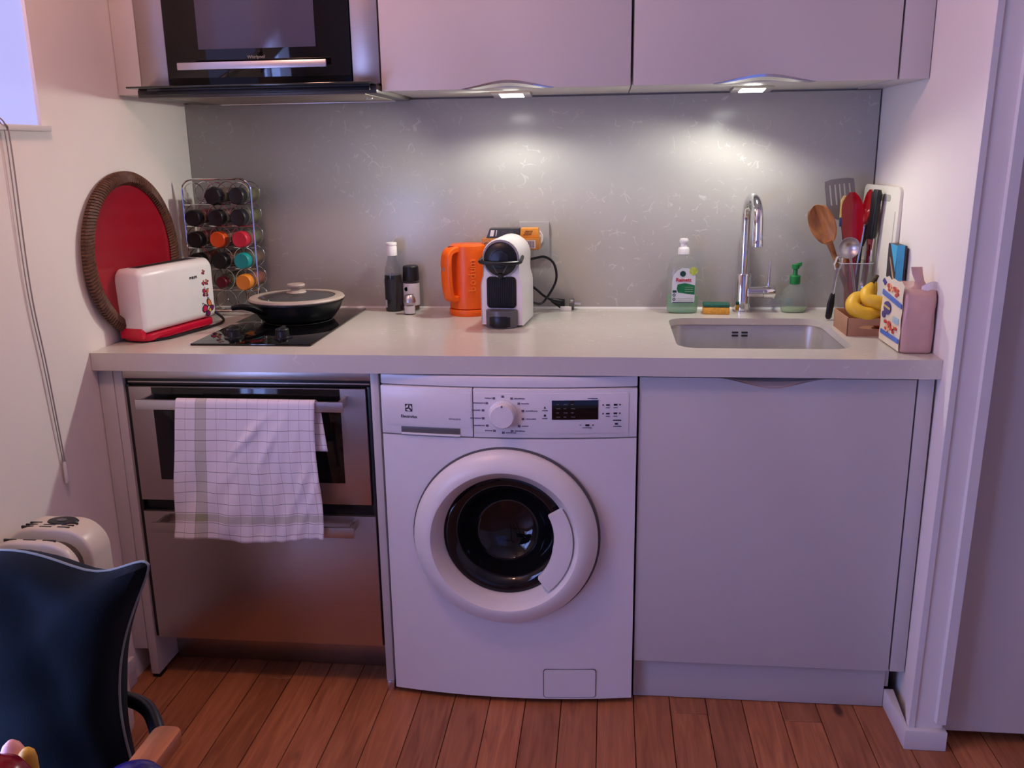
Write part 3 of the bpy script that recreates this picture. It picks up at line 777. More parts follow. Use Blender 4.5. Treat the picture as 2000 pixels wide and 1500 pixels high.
# under-cabinet lamps
ledm = mat('led_lens', (255, 255, 250), 0.4, var=0.0, emit=(1.0, 0.98, 0.93), estr=9.0)
def under_lamp(x, label, sgn):
    t = thing('cabinet_lamp', label, 'lamp', (x, 0.49, ZU), group='under-cabinet lamps')
    part(t, 'housing', M().poly([(0.44, ZU), (0.535, ZU), (0.535, ZU - 0.004), (0.512, ZU - 0.0105), (0.445, ZU - 0.004)], 'x', x - 0.05, x + 0.05, 0.0008), alu)
    part(t, 'lens', M().poly([(0.4535, ZU - 0.0062), (0.504, ZU - 0.0112), (0.504, ZU - 0.0098), (0.4535, ZU - 0.0050)], 'x', x - 0.03, x + 0.03), ledm)
    ld = bpy.data.lights.new('lamp_light', 'SPOT'); ld.spot_size = math.radians(172); ld.spot_blend = 0.4; ld.shadow_soft_size = 0.02
    ld.energy = LED_POWER[0 if sgn > 0 else 1]; ld.color = (1.0, 1.0, 0.90)
    lo = bpy.data.objects.new('lamp_light', ld); COL.objects.link(lo); lo.parent = t; lo.location = (0, -0.035, -0.0125); lo.rotation_euler = (math.radians(-18), 0 if sgn > 0 else math.radians(14), 0)
    if sgn > 0:                                 # extra spot added here to brighten the left wall and toaster
        l2 = bpy.data.lights.new('added_fill_light', 'SPOT'); l2.spot_size = math.radians(100); l2.spot_blend = 1.0; l2.shadow_soft_size = 0.02
        l2.energy = FILL_SPOT; l2.color = (1.0, 0.98, 0.88)
        o2 = bpy.data.objects.new('added_fill_light', l2); COL.objects.link(o2); o2.parent = t; o2.location = (0, -0.035, -0.0125)
        o2.rotation_euler = Vector((-0.93, -0.22, -0.46)).to_track_quat('-Z', 'Y').to_euler()
under_lamp(0.957, 'small lit lamp under the wall cabinet above the washing machine', 1)
under_lamp(1.565, 'small lit lamp under the wall cabinet above the sink', -1)

# pendant lamp behind the camera
pd = thing('pendant_lamp', 'pink glowing globe lamp hung from the ceiling', 'lamp', (0.42, -0.65, 2.45))
part(pd, 'cord', M().tube([(0.42, -0.65, 2.449), (0.42, -0.65, 2.16)], 0.003), black)
part(pd, 'globe', M().lathe([(0.0, -0.08), (0.04, -0.069), (0.069, -0.04), (0.08, 0), (0.069, 0.04), (0.04, 0.069), (0.0, 0.08)], (0.42, -0.65, 2.08), 24, cap=False), mat('pink_globe', (255, 190, 180), 0.4, var=0.0, emit=(1.0, 0.53, 0.39), estr=PENDANT))

# ================================================================== things on the worktop, left to right
# oval tray leaning on the left wall
tray = thing('serving_tray', 'round red tray with a woven brown rim leaning on the left wall', 'tray', (0.020, 0.228, ZC + 0.001), (0, math.radians(-1.6), 0))
redlac = mat('red_lacquer', (150, 22, 38), 0.22, var=0.05, scale=8)
rattan = mat('dark_rattan', (92, 58, 44), 0.6, var=0.35, scale=90, bump=0.4, bscale=300)
AY, AZ, TR = 0.226, 0.204, 0.0
mt = M()
prof = [(0.0, 0.0), (0.80, 0.0), (0.86, 0.003), (0.90, 0.010)]
def ell(f, x, n=96, dy=0.0):
    return [(x, AY * f * math.cos(2 * PI * i / n), AZ + 0.001 + AZ * f * math.sin(2 * PI * i / n)) for i in range(n)]
part(tray, 'tray_base', M().loft([ell(0.05, -0.006), ell(0.90, -0.006), ell(0.93, -0.001), ell(0.93, 0.001), ell(0.86, 0.0005), ell(0.05, -0.0005)]), redlac, world=False)
mrim = M()
NS = 150
for i in range(NS):
    a = 2 * PI * i / NS; b = a + 0.05
    def ep(f, x, t): return (x, AY * f * math.cos(t), AZ + 0.001 + AZ * f * math.sin(t))
    mrim.tube([ep(0.845, 0.002, a), ep(0.88, 0.0105, a + 0.02), ep(0.94, 0.0115, b), ep(0.985, 0.005, b + 0.02), ep(0.99, -0.004, b + 0.02)], [0.0032, 0.0046, 0.0048, 0.0045, 0.003], 5)
part(tray, 'woven_rim', mrim, rattan, world=False, kind='stuff')
part(tray, 'rim_core', M().loft([ell(0.86, -0.006), ell(0.985, -0.006), ell(0.985, 0.005), ell(0.92, 0.009), ell(0.86, 0.001), ell(0.86, -0.006)], cap=False), rattan, world=False)

# toaster
TA = math.atan2(0.2709, 0.0652)
toa = thing('toaster', 'white long-slot toaster with red base and butterfly print', 'toaster', (0.0815, 0.2475, ZC), (0, 0, TA))
# local x along length (back +x), local y to the left of it (towards the wall)
def rr_sec(hw, z0, z1, r, n=5): return rrect(-hw, hw, z0, z1, r, n)
TL, TWd = 0.138, 0.041
secs = []
for x, sc, dz in ((-TL, 0.84, 0.012), (-TL + 0.004, 0.93, 0.006), (-TL + 0.012, 1.0, 0.0), (TL - 0.012, 1.0, 0.0), (TL - 0.004, 0.93, 0.006), (TL, 0.84, 0.012)):
    secs.append([(x, y * sc, z if z < 0.1 else z - dz) for y, z in rr_sec(TWd, 0.022, 0.181, 0.02)])
part(toa, 'shell', M().loft(secs), whiteplastic, world=False)
part(toa, 'slot', M().box(-0.112, 0.112, -0.017, 0.017, 0.150, 0.1822, 0.004), greyplastic, world=False)
part(toa, 'slot_opening', M().box(-0.106, 0.095, -0.0115, 0.0115, 0.150, 0.1828, 0.002), blackmatte, world=False)
redp = mat('red_plastic', (196, 18, 52), 0.25, var=0.03)
part(toa, 'base', M().poly(rrect(-TL + 0.001, TL - 0.004, -TWd - 0.002, TWd + 0.002, 0.03), 'z', 0.004, 0.021, 0.003), redp, world=False)
part(toa, 'crumb_tray_front', M().box(-TL - 0.006, -TL + 0.01, -0.034, 0.034, 0.010, 0.036, 0.004).box(-TL - 0.0065, -TL, -0.026, 0.026, 0.014, 0.027, 0.002), redp, world=False)
part(toa, 'foot', M().box(-0.11, 0.11, -0.03, 0.03, 0, 0.005, 0.001), blackmatte, world=False)
SIDE = Matrix.Rotation(PI / 2, 4, 'X')            # facing local -y
part(toa, 'lettering', text_m('PHILIPS', 0.0095, at(0.055, -TWd - 0.0008, 0.137) @ SIDE), inkm, world=False)
bcols = [mat('print_pink', (190, 30, 80), 0.4, var=0.1), mat('print_purple', (110, 24, 90), 0.4, var=0.1), mat('print_yellow', (226, 190, 60), 0.4, var=0.1), mat('print_orange', (214, 110, 60), 0.4, var=0.1)]
def butterfly(cx, cz, s, tilt):
    ms_ = [M() for _ in bcols]; mi = M()
    c, sn = math.cos(tilt), math.sin(tilt)
    for k, (dx, dz, rx, rz, ci) in enumerate(((-0.55, 0.4, 0.5, 0.42, 0), (-0.4, -0.42, 0.36, 0.34, 1), (0.5, 0.55, 0.34, 0.5, 3), (0.52, -0.3, 0.42, 0.3, 1), (0.1, -0.3, 0.22, 0.26, 2))):
        for mm, g, yy in ((mi, 1.16, 0.0006), (ms_[ci], 0.86, 0.0010)):
            pts = []
            for q in range(14):
                a = 2 * PI * q / 14; lx, lz = dx + rx * g * math.cos(a), dz + rz * g * math.sin(a)
                pts.append((cx + s * (c * lx - sn * lz), cz + s * (sn * lx + c * lz)))
            mm.poly(pts, 'y', -TWd - yy, -TWd + 0.001)
    if s > 0.012:
        for ex in (-0.35, 0.45):
            mi.tube([(cx + s * (c * lx - sn * lz), -TWd - 0.0006, cz + s * (sn * lx + c * lz)) for lx, lz in ((0, 0.2), (ex * 0.8, 0.9), (ex * 1.5, 1.25), (ex * 1.9, 1.0))], s * 0.035, 5)
    return ms_, mi
allm = [M() for _ in bcols]; alli = M()
def absorb(dst, src):
    me = bpy.data.meshes.new('t'); src.bm.to_mesh(me); src.bm.free(); dst.bm.from_mesh(me); bpy.data.meshes.remove(me)
for bx_, bz_, bs_, bt_ in ((0.105, 0.048, 0.0215, 0.5), (0.098, 0.090, 0.0125, -0.3), (0.094, 0.117, 0.0065, 0.5), (0.108, 0.118, 0.0075, 1.0), (0.097, 0.146, 0.0065, 1.0)):
    mm, mi = butterfly(bx_, bz_, bs_, bt_)
    for d_, s_ in zip(allm, mm): absorb(d_, s_)
    absorb(alli, mi)
part(toa, 'butterfly_outline', alli, inkm, world=False, kind='stuff')
for d_, c_ in zip(allm, bcols): part(toa, 'butterfly_wings', d_, c_, world=False, kind='stuff')
part(toa, 'power_cord', M().tube(smooth([(TL - 0.002, -0.01, 0.035), (TL + 0.018, -0.018, 0.03), (TL + 0.020, -0.045, 0.006), (0.08, -0.062, 0.0042), (0.0, -0.060, 0.0042), (-0.07, -0.056, 0.0042), (-0.11, -0.040, 0.0042)]), 0.0036, 8), black, world=False)

# hob
hob = thing('hob', 'narrow black glass hob with two knobs', 'hob', (0.356, 0.34, ZC))
part(hob, 'glass_top', M().box(0.2065, 0.5060, 0.089, 0.600, ZC + 0.0002, ZC + 0.0055, 0.0012), blackglass)
for kx, ky in ((0.290, 0.155), (0.413, 0.158)):
    kk = part(hob, 'knob', M().lathe([(0.024, 0.0055), (0.024, 0.009), (0.0175, 0.011), (0.0165, 0.028), (0.0145, 0.030), (0.0, 0.030)], (kx, ky, ZC), 28), black)
    part(kk, 'knob_grip', M().box(kx - 0.0045, kx + 0.0045, ky - 0.018, ky + 0.018, ZC + 0.024, ZC + 0.0345, 0.002), black)
mring = M()
for cy_, rr_ in ((0.415, 0.09), (0.25, 0.0)):
    if rr_: mring.lathe([(rr_, 0.0055), (rr_ + 0.0015, 0.0057), (rr_ + 0.003, 0.0055)], (0.366, cy_, ZC), 48, cap=False)
part(hob, 'zone_ring', mring, greyplastic)

# frying pan
pc = (0.362, 0.425, ZC + 0.0056)
pan = thing('frying_pan', 'black speckled pan with handle on the hob', 'pan', pc)
panm = mat('speckled_black', (22, 26, 28), 0.35, var=0.9, scale=260)
part(pan, 'pan_body', M().lathe([(0.0, 0.0), (0.085, 0.0), (0.100, 0.006), (0.117, 0.030), (0.124, 0.050), (0.1275, 0.052), (0.1275, 0.054), (0.122, 0.054), (0.114, 0.032), (0.096, 0.010), (0.0, 0.005)], (0, 0, 0), 64), panm, world=False)
hp = smooth([(-0.055, -0.098, 0.030), (-0.062, -0.122, 0.040), (-0.075, -0.140, 0.052), (-0.095, -0.155, 0.058), (-0.118, -0.163, 0.056)], 6)
part(pan, 'handle', M().tube(hp, [0.011 + 0.004 * math.sin(PI * i / (len(hp) - 1)) for i in range(len(hp))], 12, flat=0.55), black, world=False)
lid = thing('pan_lid', 'glass pan lid with a beige silicone rim and knob', 'lid', (pc[0], pc[1], pc[2] + 0.0545))
beige = mat('beige_silicone', (176, 160, 150), 0.5, var=0.05)
part(lid, 'rim', M().lathe([(0.105, 0.004), (0.118, 0.0), (0.1265, 0.0005), (0.1295, 0.004), (0.126, 0.009), (0.112, 0.0105), (0.104, 0.009)], (0, 0, 0), 72, close=True), beige, world=False)
lidglass = mat('lid_glass', (96, 94, 96), 0.03, var=0.0, alpha=0.55, spec=0.8)
part(lid, 'glass_dome', M().lathe([(0.108, 0.006), (0.09, 0.0115), (0.05, 0.017), (0.0, 0.019), (0.0, 0.0165), (0.05, 0.0145), (0.09, 0.009), (0.107, 0.0045)], (0, 0, 0), 64, cap=False), lidglass, world=False)
part(lid, 'lid_knob', M().lathe([(0.0, 0.019), (0.027, 0.0185), (0.025, 0.022), (0.015, 0.025), (0.014, 0.030), (0.022, 0.033), (0.0245, 0.038), (0.023, 0.042), (0.0, 0.0435)], (0, 0, 0), 32), beige, world=False)

# spice rack
RXC, RYF = 0.1275, 0.50
rk = thing('spice_rack', 'chrome wire spice rack standing in the corner', 'rack', (RXC, 0.53, ZC))
cw = M()
xl, xr, ztop = 0.028, 0.226, 1.2525
fr_ = [(xl, RYF, ZC + 0.003)] + [(xl, RYF, ztop - 0.03)] + [(xl + 0.03 - 0.03 * math.cos(a), RYF, ztop - 0.03 + 0.03 * math.sin(a)) for a in [PI / 2 * q / 6 for q in range(1, 7)]] + [(xr - 0.03 + 0.03 * math.sin(a), RYF, ztop - 0.03 + 0.03 * math.cos(a)) for a in [PI / 2 * q / 6 for q in range(0, 7)]] + [(xr, RYF, ZC + 0.003)]
cw.tube(fr_, 0.0028, 8)
part(rk, 'frame', cw, chrome)
mft = M()
for xx in (xl, xr):
    mft.tube([(xx, RYF, ZC + 0.003), (xx, RYF + 0.10, ZC + 0.003)], 0.0026, 8)
mft.tube([(xl, RYF + 0.10, ZC + 0.003), (xr, RYF + 0.10, ZC + 0.003)], 0.0026, 8).tube([(xl, RYF, ZC + 0.009), (xr, RYF, ZC + 0.009)], 0.002, 8).tube([(xl, RYF + 0.05, ZC + 0.003), (xr, RYF + 0.05, ZC + 0.003)], 0.002, 8)
part(rk, 'base_wires', mft, chrome)
rows_z = [1.2175, 1.1585, 1.0985, 1.0390, 0.9790, 0.9200]
cols_x = [0.061, 0.1275, 0.192]
for r_, zz in enumerate(rows_z):
    mr_ = M()
    for xx in cols_x:
        mr_.tube([(xx + 0.030 * math.cos(2 * PI * q / 28), RYF + 0.001, zz + 0.030 * math.sin(2 * PI * q / 28) - 0.004) for q in range(28)], 0.0013, 6, closed=True)
        mr_.tube([(xx + 0.030 * math.cos(2 * PI * q / 28), RYF + 0.075, zz + 0.030 * math.sin(2 * PI * q / 28) - 0.004) for q in range(28)], 0.0013, 6, closed=True)
        mr_.tube([(xx, RYF + 0.001, zz - 0.034), (xx, RYF + 0.075, zz - 0.034)], 0.0013, 6)
    mr_.tube([(xl, RYF, zz - 0.034), (xr, RYF, zz - 0.034)], 0.0013, 6)
    part(rk, 'ring_row', mr_, chrome)
jarglass = mat('jar_glass', (140, 138, 134), 0.05, var=0.0, alpha=0.28, spec=1.0)
blackcap = mat('black_cap', (26, 25, 29), 0.4, var=0.1)
capc = {'b': blackcap, 'o': mat('orange_cap', (214, 84, 30), 0.4), 'r': mat('red_cap', (196, 34, 58), 0.4), 't': mat('teal_cap', (20, 150, 148), 0.4), 'd': mat('dark_red_cap', (96, 14, 34), 0.4), 'y': mat('amber_cap', (226, 138, 40), 0.4)}
spicem = [mat('spice_brown', (110, 70, 40), 0.9, var=0.4, scale=200), mat('spice_green', (96, 92, 50), 0.9, var=0.4, scale=200), mat('spice_rust', (150, 62, 34), 0.9, var=0.4, scale=200)]
jar_list = [
    (0, 1, 'b', 'black capped spice jar, left one in the top row', True), (0, 2, 'b', 'black capped spice jar at the right of the top row', False),
    (1, 0, 'b', 'black capped spice jar, leftmost in the second row', False), (1, 1, 'b', 'black capped spice jar in the middle of the second row', False), (1, 2, 'b', 'black capped spice jar, rightmost in the second row', False),
    (2, 0, 'b', 'black capped spice jar beside the orange capped one', False), (2, 1, 'o', 'spice jar with a bright orange cap', False), (2, 2, 'r', 'spice jar with a bright red cap', False),
    (3, 1, 'b', 'black capped spice jar beside the teal capped one', False), (3, 2, 't', 'spice jar with a teal cap', False),
    (4, 1, 'd', 'small spice jar with a dark red cap', False), (4, 2, 'y', 'spice jar with an amber yellow cap', False), (3, 0, 'b', 'spice jar half hidden behind the toaster in the fourth row', False)]
for n_, (r_, c_, cc, lab, octo) in enumerate(jar_list):
    xx, zz = cols_x[c_], rows_z[r_]
    drop = 0.0098
    j = thing('spice_jar', lab, 'jar', (xx, RYF + 0.04, zz - drop), group='spice jars in the rack')
    part(j, 'glass', M().lathe([(0.0, 0.058), (0.019, 0.058), (0.0215, 0.054), (0.0215, -0.030), (0.017, -0.040), (0.0165, -0.046)], (0, 0, 0), 20, 'y'), jarglass, world=False)
    part(j, 'contents', M().lathe([(0.0, 0.054), (0.0195, 0.053), (0.0195, -0.020), (0.0, -0.021)], (0, 0, 0), 16, 'y'), spicem[n_ % 3], world=False)
    if octo:
        part(j, 'cap', M().lathe([(0.0220, -0.036), (0.0225, -0.040), (0.0255, -0.044), (0.0255, -0.066), (0.022, -0.072), (0.0, -0.072)], (0, 0, 0), 8, 'y'), capc[cc], world=False)
    else:
        cr = 0.0165 if cc == 'd' else 0.0225
        part(j, 'cap', M().lathe([(cr, -0.036), (cr, -0.062), (cr - 0.0025, -0.065), (cr - 0.006, -0.0645), (0.0, -0.0640)], (0, 0, 0), 28, 'y'), capc[cc], world=False)

# vinegar bottle, pepper mill, salt shaker
clearg = mat('clear_glass', (110, 110, 112), 0.03, var=0.0, alpha=0.14, spec=1.0)
bt = thing('vinegar_bottle', 'clear bottle half full of dark liquid with white cap', 'bottle', (0.594, 0.588, ZC))
part(bt, 'glass', M().lathe([(0.0, 0.0), (0.0225, 0.0), (0.0245, 0.003), (0.0245, 0.10), (0.0235, 0.120), (0.016, 0.148), (0.0135, 0.156), (0.0135, 0.168), (0.0115, 0.168), (0.0115, 0.156), (0.0205, 0.120), (0.0225, 0.10), (0.0225, 0.004), (0.0, 0.0035)], (0, 0, 0), 28), clearg, world=False)
part(bt, 'liquid', M().lathe([(0.0, 0.001), (0.0235, 0.002), (0.0238, 0.006), (0.0238, 0.105), (0.0, 0.105)], (0, 0, 0), 24), mat('dark_vinegar', (14, 9, 9), 0.08, var=0.0), world=False)
part(bt, 'label_sheet', M().loft([[(0.0249 * math.cos(a), 0.0249 * math.sin(a), z) for a in [math.radians(200 + 90 * q / 10) for q in range(11)]] for z in (0.035, 0.095)], closed=False), mat('dark_label', (40, 38, 44), 0.5), world=False)
part(bt, 'barcode_label', M().loft([[(0.0250 * math.cos(a), 0.0250 * math.sin(a), z) for a in [math.radians(205 + 28 * q / 5) for q in range(6)]] for z in (0.012, 0.034)], closed=False), mat('pale_label', (190, 190, 200), 0.5), world=False)
part(bt, 'cap', M().lathe([(0.0145, 0.160), (0.0150, 0.163), (0.0150, 0.184), (0.0138, 0.187), (0.0138, 0.189), (0.0155, 0.190), (0.0155, 0.1955), (0.014, 0.197), (0.0, 0.197)], (0, 0, 0), 24), whiteplastic, world=False)
pg = thing('pepper_mill', 'spice mill with tall black cap and white label', 'mill', (0.6435, 0.602, ZC))
part(pg, 'glass', M().lathe([(0.0, 0.0), (0.0225, 0.0), (0.0235, 0.003), (0.0235, 0.083), (0.020, 0.086)], (0, 0, 0), 28), clearg, world=False)
part(pg, 'contents', M().lathe([(0.0, 0.004), (0.0215, 0.004), (0.0215, 0.078), (0.0, 0.078)], (0, 0, 0), 20), spicem[0], world=False)
lbl = mat('paper_label', (205, 196, 200), 0.6, var=0.05, scale=120)
part(pg, 'label_sheet', M().loft([[(0.0239 * math.cos(2 * PI * q / 28), 0.0239 * math.sin(2 * PI * q / 28), z) for q in range(28)] for z in (0.016, 0.080)], cap=False), lbl, world=False)
part(pg, 'emblem', M().lathe([(0.0, 0.0), (0.0058, 0.0)], (-0.010, -0.0228, 0.064), 20, 'y'), inkm, world=False)
mline = M()
for q in range(5): mline.box(-0.008, 0.012 - 0.002 * (q % 2), -0.0243, -0.0235, 0.026 + q * 0.006, 0.0268 + q * 0.006)
part(pg, 'label_print', mline, greyink, world=False)
part(pg, 'cap', M().lathe([(0.0225, 0.086), (0.0235, 0.088), (0.0225, 0.126), (0.020, 0.129), (0.0, 0.129)], (0, 0, 0), 24), blackcap, world=False)
st = thing('salt_shaker', 'tiny glass salt shaker with a steel dome top', 'shaker', (0.652, 0.532, ZC))
part(st, 'glass', M().lathe([(0.0, 0.0), (0.016, 0.0), (0.0175, 0.002), (0.0170, 0.036)], (0, 0, 0), 20), clearg, world=False)
part(st, 'salt', M().lathe([(0.0, 0.003), (0.0155, 0.003), (0.0155, 0.024), (0.0, 0.024)], (0, 0, 0), 16), mat('salt', (225, 222, 220), 0.9), world=False)
part(st, 'dome_top', M().lathe([(0.0175, 0.034), (0.0178, 0.037), (0.0165, 0.046), (0.011, 0.055), (0.0, 0.058)], (0, 0, 0), 20), alu, world=False)

# orange kettle
kt = thing('electric_kettle', 'bright orange electric kettle with a big handle', 'kettle', (0.8225, 0.545, ZC))
orange = mat('orange_plastic', (240, 100, 14), 0.35, var=0.03)
part(kt, 'power_base', M().lathe([(0.0, 0.0), (0.056, 0.0), (0.0575, 0.003), (0.0575, 0.016), (0.056, 0.018), (0.0, 0.018)], (0, 0, 0), 48), orange, world=False)
part(kt, 'jug', M().lathe([(0.0, 0.0195), (0.053, 0.0195), (0.0555, 0.022), (0.0545, 0.10), (0.0525, 0.185), (0.0515, 0.193), (0.047, 0.1965), (0.0, 0.1975)], (0, 0, 0), 48), orange, world=False)
HA = math.radians(231)
def kh(r, z, s=0.0): return (r * math.cos(HA) - s * math.sin(HA), r * math.sin(HA) + s * math.cos(HA), z)
hpth = smooth([kh(0.040, 0.183), kh(0.062, 0.1845), kh(0.078, 0.176), kh(0.0835, 0.155), kh(0.0830, 0.105), kh(0.0790, 0.070), kh(0.071, 0.052), kh(0.050, 0.050)], 5)
hrng = []
for i, p in enumerate(hpth):
    a = hpth[max(i - 1, 0)]; b = hpth[min(i + 1, len(hpth) - 1)]
    t = (b - a).normalized(); s = Vector((-math.sin(HA), math.cos(HA), 0)); n = t.cross(s).normalized()
    hrng.append([p + s * u * 0.0165 + n * v * 0.0090 for u, v in ((-1, -0.6), (-0.7, -1), (0.7, -1), (1, -0.6), (1, 0.6), (0.7, 1), (-0.7, 1), (-1, 0.6))])
part(kt, 'handle', M().loft(hrng), orange, world=False)
part(kt, 'handle_badge', M().lathe([(0.0, 0.001), (0.0055, 0.001), (0.0055, -0.002)], kh(0.0925, 0.135), 18, 'y'), mat('badge_grey', (150, 120, 110), 0.3), world=False)
part(kt, 'switch', M().box(-0.008, 0.008, -0.004, 0.004, 0, 0.003, 0.001, mtx=at(*kh(0.064, 0.1915))), mat('dark_orange', (150, 40, 10), 0.4), world=False)
ml_ = M()
for i, ch in enumerate('bodum'):
    zc_ = 0.078 + i * 0.0175
    a = math.radians(-72); rr_ = 0.0545
    mt_ = at(rr_ * math.cos(a), rr_ * math.sin(a), zc_) @ Matrix.Rotation(a + PI / 2, 4, 'Z') @ FACE_Y @ Matrix.Rotation(PI / 2, 4, 'Z')
    absorb(ml_, text_m(ch, 0.029, mt_, 0.0032))
part(kt, 'lettering', ml_, mat('raised_orange', (250, 136, 44), 0.4), world=False, label='raised orange lettering')

# coffee machine
cm = thing('coffee_machine', 'white capsule coffee machine with black rounded front', 'coffee machine', (0.9365, 0.345, ZC), (0, 0, math.radians(-5.5)))
# local: x right, y back (front face at 0), z up
def cm_sec(y, sc=1.0, dz=0.0):
    pts = [(-0.0555, 0.004), (0.0555, 0.004), (0.0555, 0.108), (0.0535, 0.120), (0.0490, 0.134), (0.0480, 0.150)]
    for q in range(0, 15):
        a = math.radians(-6 + 192 * q / 14); pts.append((0.0495 * math.cos(a), 0.180 + 0.0495 * math.sin(a)))
    pts += [(-0.0480, 0.150), (-0.0490, 0.134), (-0.0535, 0.120), (-0.0555, 0.108)]
    return [(x * sc, y, (z - 0.11) * sc + 0.11 + dz) for x, z in pts]
part(cm, 'body', M().loft([cm_sec(0.003, 0.955), cm_sec(0.0, 0.975), cm_sec(0.004, 1.0), cm_sec(0.14, 1.0), cm_sec(0.16, 0.98, -0.002), cm_sec(0.163, 0.95)]), whiteplastic, world=False)
part(cm, 'water_tank', M().box(-0.046, 0.046, 0.1635, 0.232, 0.004, 0.180, 0.006), clearg, world=False)
part(cm, 'head_disc', M().lathe([(0.043, 0.004), (0.0425, -0.006), (0.038, -0.010), (0.024, -0.012), (0.0225, -0.016), (0.0, -0.018)], (0, 0, 0.1775), 48, 'y'), black, world=False)
part(cm, 'head_trim', M().lathe([(0.0435, 0.002), (0.0475, 0.002), (0.0475, -0.003), (0.0435, -0.004)], (0, 0, 0.1775), 48, 'y', close=True), mat('grey_mauve_plastic', (150, 145, 152), 0.25), world=False)
mled = M()
for sgn in (-1, 1): mled.tube([(sgn * 0.020, -0.0115, 0.166), (sgn * 0.008, -0.0110, 0.143)], 0.0016, 6)
part(cm, 'head_ribs', mled, greyplastic, world=False)
part(cm, 'lever', M().tube(smooth([(-0.0505, 0.030, 0.180), (-0.0525, 0.005, 0.174), (-0.048, -0.016, 0.170), (0.0, -0.0225, 0.168), (0.048, -0.016, 0.170), (0.0525, 0.005, 0.174), (0.0505, 0.030, 0.180)], 5), 0.0048, 8), black, world=False)
part(cm, 'spout', M().lathe([(0.008, 0.0), (0.006, -0.012)], (0, -0.006, 0.140), 12), black, world=False)
part(cm, 'cup_bay', M().poly(rrect(-0.0385, 0.0385, 0.050, 0.1315, 0.010), 'y', -0.0012, 0.010, 0.0006), blackmatte, world=False)
for q in range(14):
    part(cm, 'bay_rib', M().box(-0.0345 + q * 0.0049, -0.0319 + q * 0.0049, -0.0026, 0.002, 0.056, 0.127, 0.0008, 1), black, world=False)
dtp = [(0.041 * math.cos(math.radians(a)), -0.002 + 0.030 * math.sin(math.radians(a))) for a in range(180, 361, 15)]
part(cm, 'drip_tray', M().poly(dtp + [(0.0415, 0.006), (-0.0415, 0.006)], 'z', 0.0, 0.047, 0.003), greyplastic, world=False)
part(cm, 'drip_tray_front', M().poly([(x * 0.93, y * 1.04 - 0.0004) for x, y in dtp[1:-1]], 'z', 0.002, 0.034, 0.004), black, world=False)
part(cm, 'power_cord', M().tube(smooth([(0.040, 0.165, 0.045), (0.062, 0.205, 0.028), (0.080, 0.222, 0.040), (0.106, 0.238, 0.090), (0.100, 0.243, 0.135), (0.075, 0.243, 0.155), (0.046, 0.238, 0.152), (0.0, 0.238, 0.14)], 6), 0.0036, 8).tube(smooth([(0.02, 0.238, 0.085), (0.052, 0.238, 0.062), (0.072, 0.240, 0.045), (0.100, 0.245, 0.030), (0.118, 0.248, 0.026)], 6), 0.0036, 8), black, world=False)
plug = thing('power_plug', 'black power plug lying on the worktop by the wall', 'plug', (1.088, 0.603, ZC))
part(plug, 'grip', M().loft([[(x, r * 0.62 * math.cos(2 * PI * q / 12), z + r * math.sin(2 * PI * q / 12)) for q in range(12)] for x, r, z in ((-0.040, 0.006, 0.030), (-0.025, 0.011, 0.024), (-0.008, 0.0155, 0.017), (0.000, 0.0155, 0.016))]), black, world=False)
part(plug, 'face', M().lathe([(0.0, -0.002), (0.0155, -0.002), (0.0175, 0.003), (0.0175, 0.012), (0.0, 0.014)], (0.0145, 0, 0.0185), 24, 'x', 1, 1), greyplastic, world=False)
part(plug, 'pin', M().tube([(0.026, -0.0075, 0.0205), (0.046, -0.0075, 0.0205)], 0.0023, 8), chrome, world=False)
part(plug, 'pin', M().tube([(0.026, 0.0075, 0.0205), (0.046, 0.0075, 0.0205)], 0.0023, 8), chrome, world=False)
part(plug, 'white_tag', M().box(-0.012, 0.020, -0.017, -0.0145, 0.0, 0.014, 0.001), whiteplastic, world=False)

# wall socket
so = thing('wall_socket', 'square grey wall socket on the splashback', 'socket', (1.0, D - 0.001, 1.07))
part(so, 'plate', M().box(0.957, 1.0435, D - 0.013, D - 0.0003, 1.0195, 1.1215, 0.002), socketm)
part(so, 'socket_well', M().lathe([(0.0265, 0.002), (0.0265, -0.003), (0.0235, -0.0035), (0.0225, 0.0)], (1.0, D - 0.0135, 1.0765), 36, 'y', close=True), whiteplastic)
part(so, 'well_face', M().lathe([(0.0, -0.0008), (0.0228, -0.0008), (0.0228, 0.0005)], (1.0, D - 0.0135, 1.0765), 32, 'y'), whiteplastic)
# capsule boxes resting on the coffee machine's tank
bxm = mat('amber_carton', (190, 124, 52), 0.4, var=0.12, scale=40)
b1 = thing('coffee_box', 'amber coffee carton with barcode behind the coffee machine', 'box', (0.945, 0.556, ZC + 0.1805), (0, 0, math.radians(-1)))
part(b1, 'carton', M().box(-0.082, 0.077, -0.026, 0.026, 0.0, 0.031, 0.0012), bxm, world=False)
part(b1, 'barcode_panel', M().box(0.030, 0.067, -0.0266, -0.025, 0.004, 0.026), lbl, world=False)
mb_ = M()
for q in range(9): mb_.box(0.034 + q * 0.0033, 0.0354 + q * 0.0033 + 0.0006 * (q % 3), -0.0270, -0.0262, 0.006, 0.024)
part(b1, 'barcode', mb_, greyink, world=False)
part(b1, 'lettering', text_m('OM', 0.017, at(-0.063, -0.0264, 0.014) @ FACE_Y), inkm, world=False)
b2 = thing('coffee_sleeve', 'dark grey coffee capsule sleeve lying on the amber carton', 'box', (0.918, 0.558, ZC + 0.212))
part(b2, 'carton', M().poly([(-0.044, 0.0), (0.048, 0.0), (0.048, 0.026), (-0.034, 0.026)], 'y', -0.020, 0.02, 0.001), mat('dark_carton', (62, 62, 66), 0.35, var=0.15, scale=60), world=False)
part(b2, 'white_flash', M().poly([(-0.034, 0.005), (-0.024, 0.005), (-0.020, 0.022), (-0.030, 0.022)], 'y', -0.0208, -0.0195), whiteplastic, world=False)
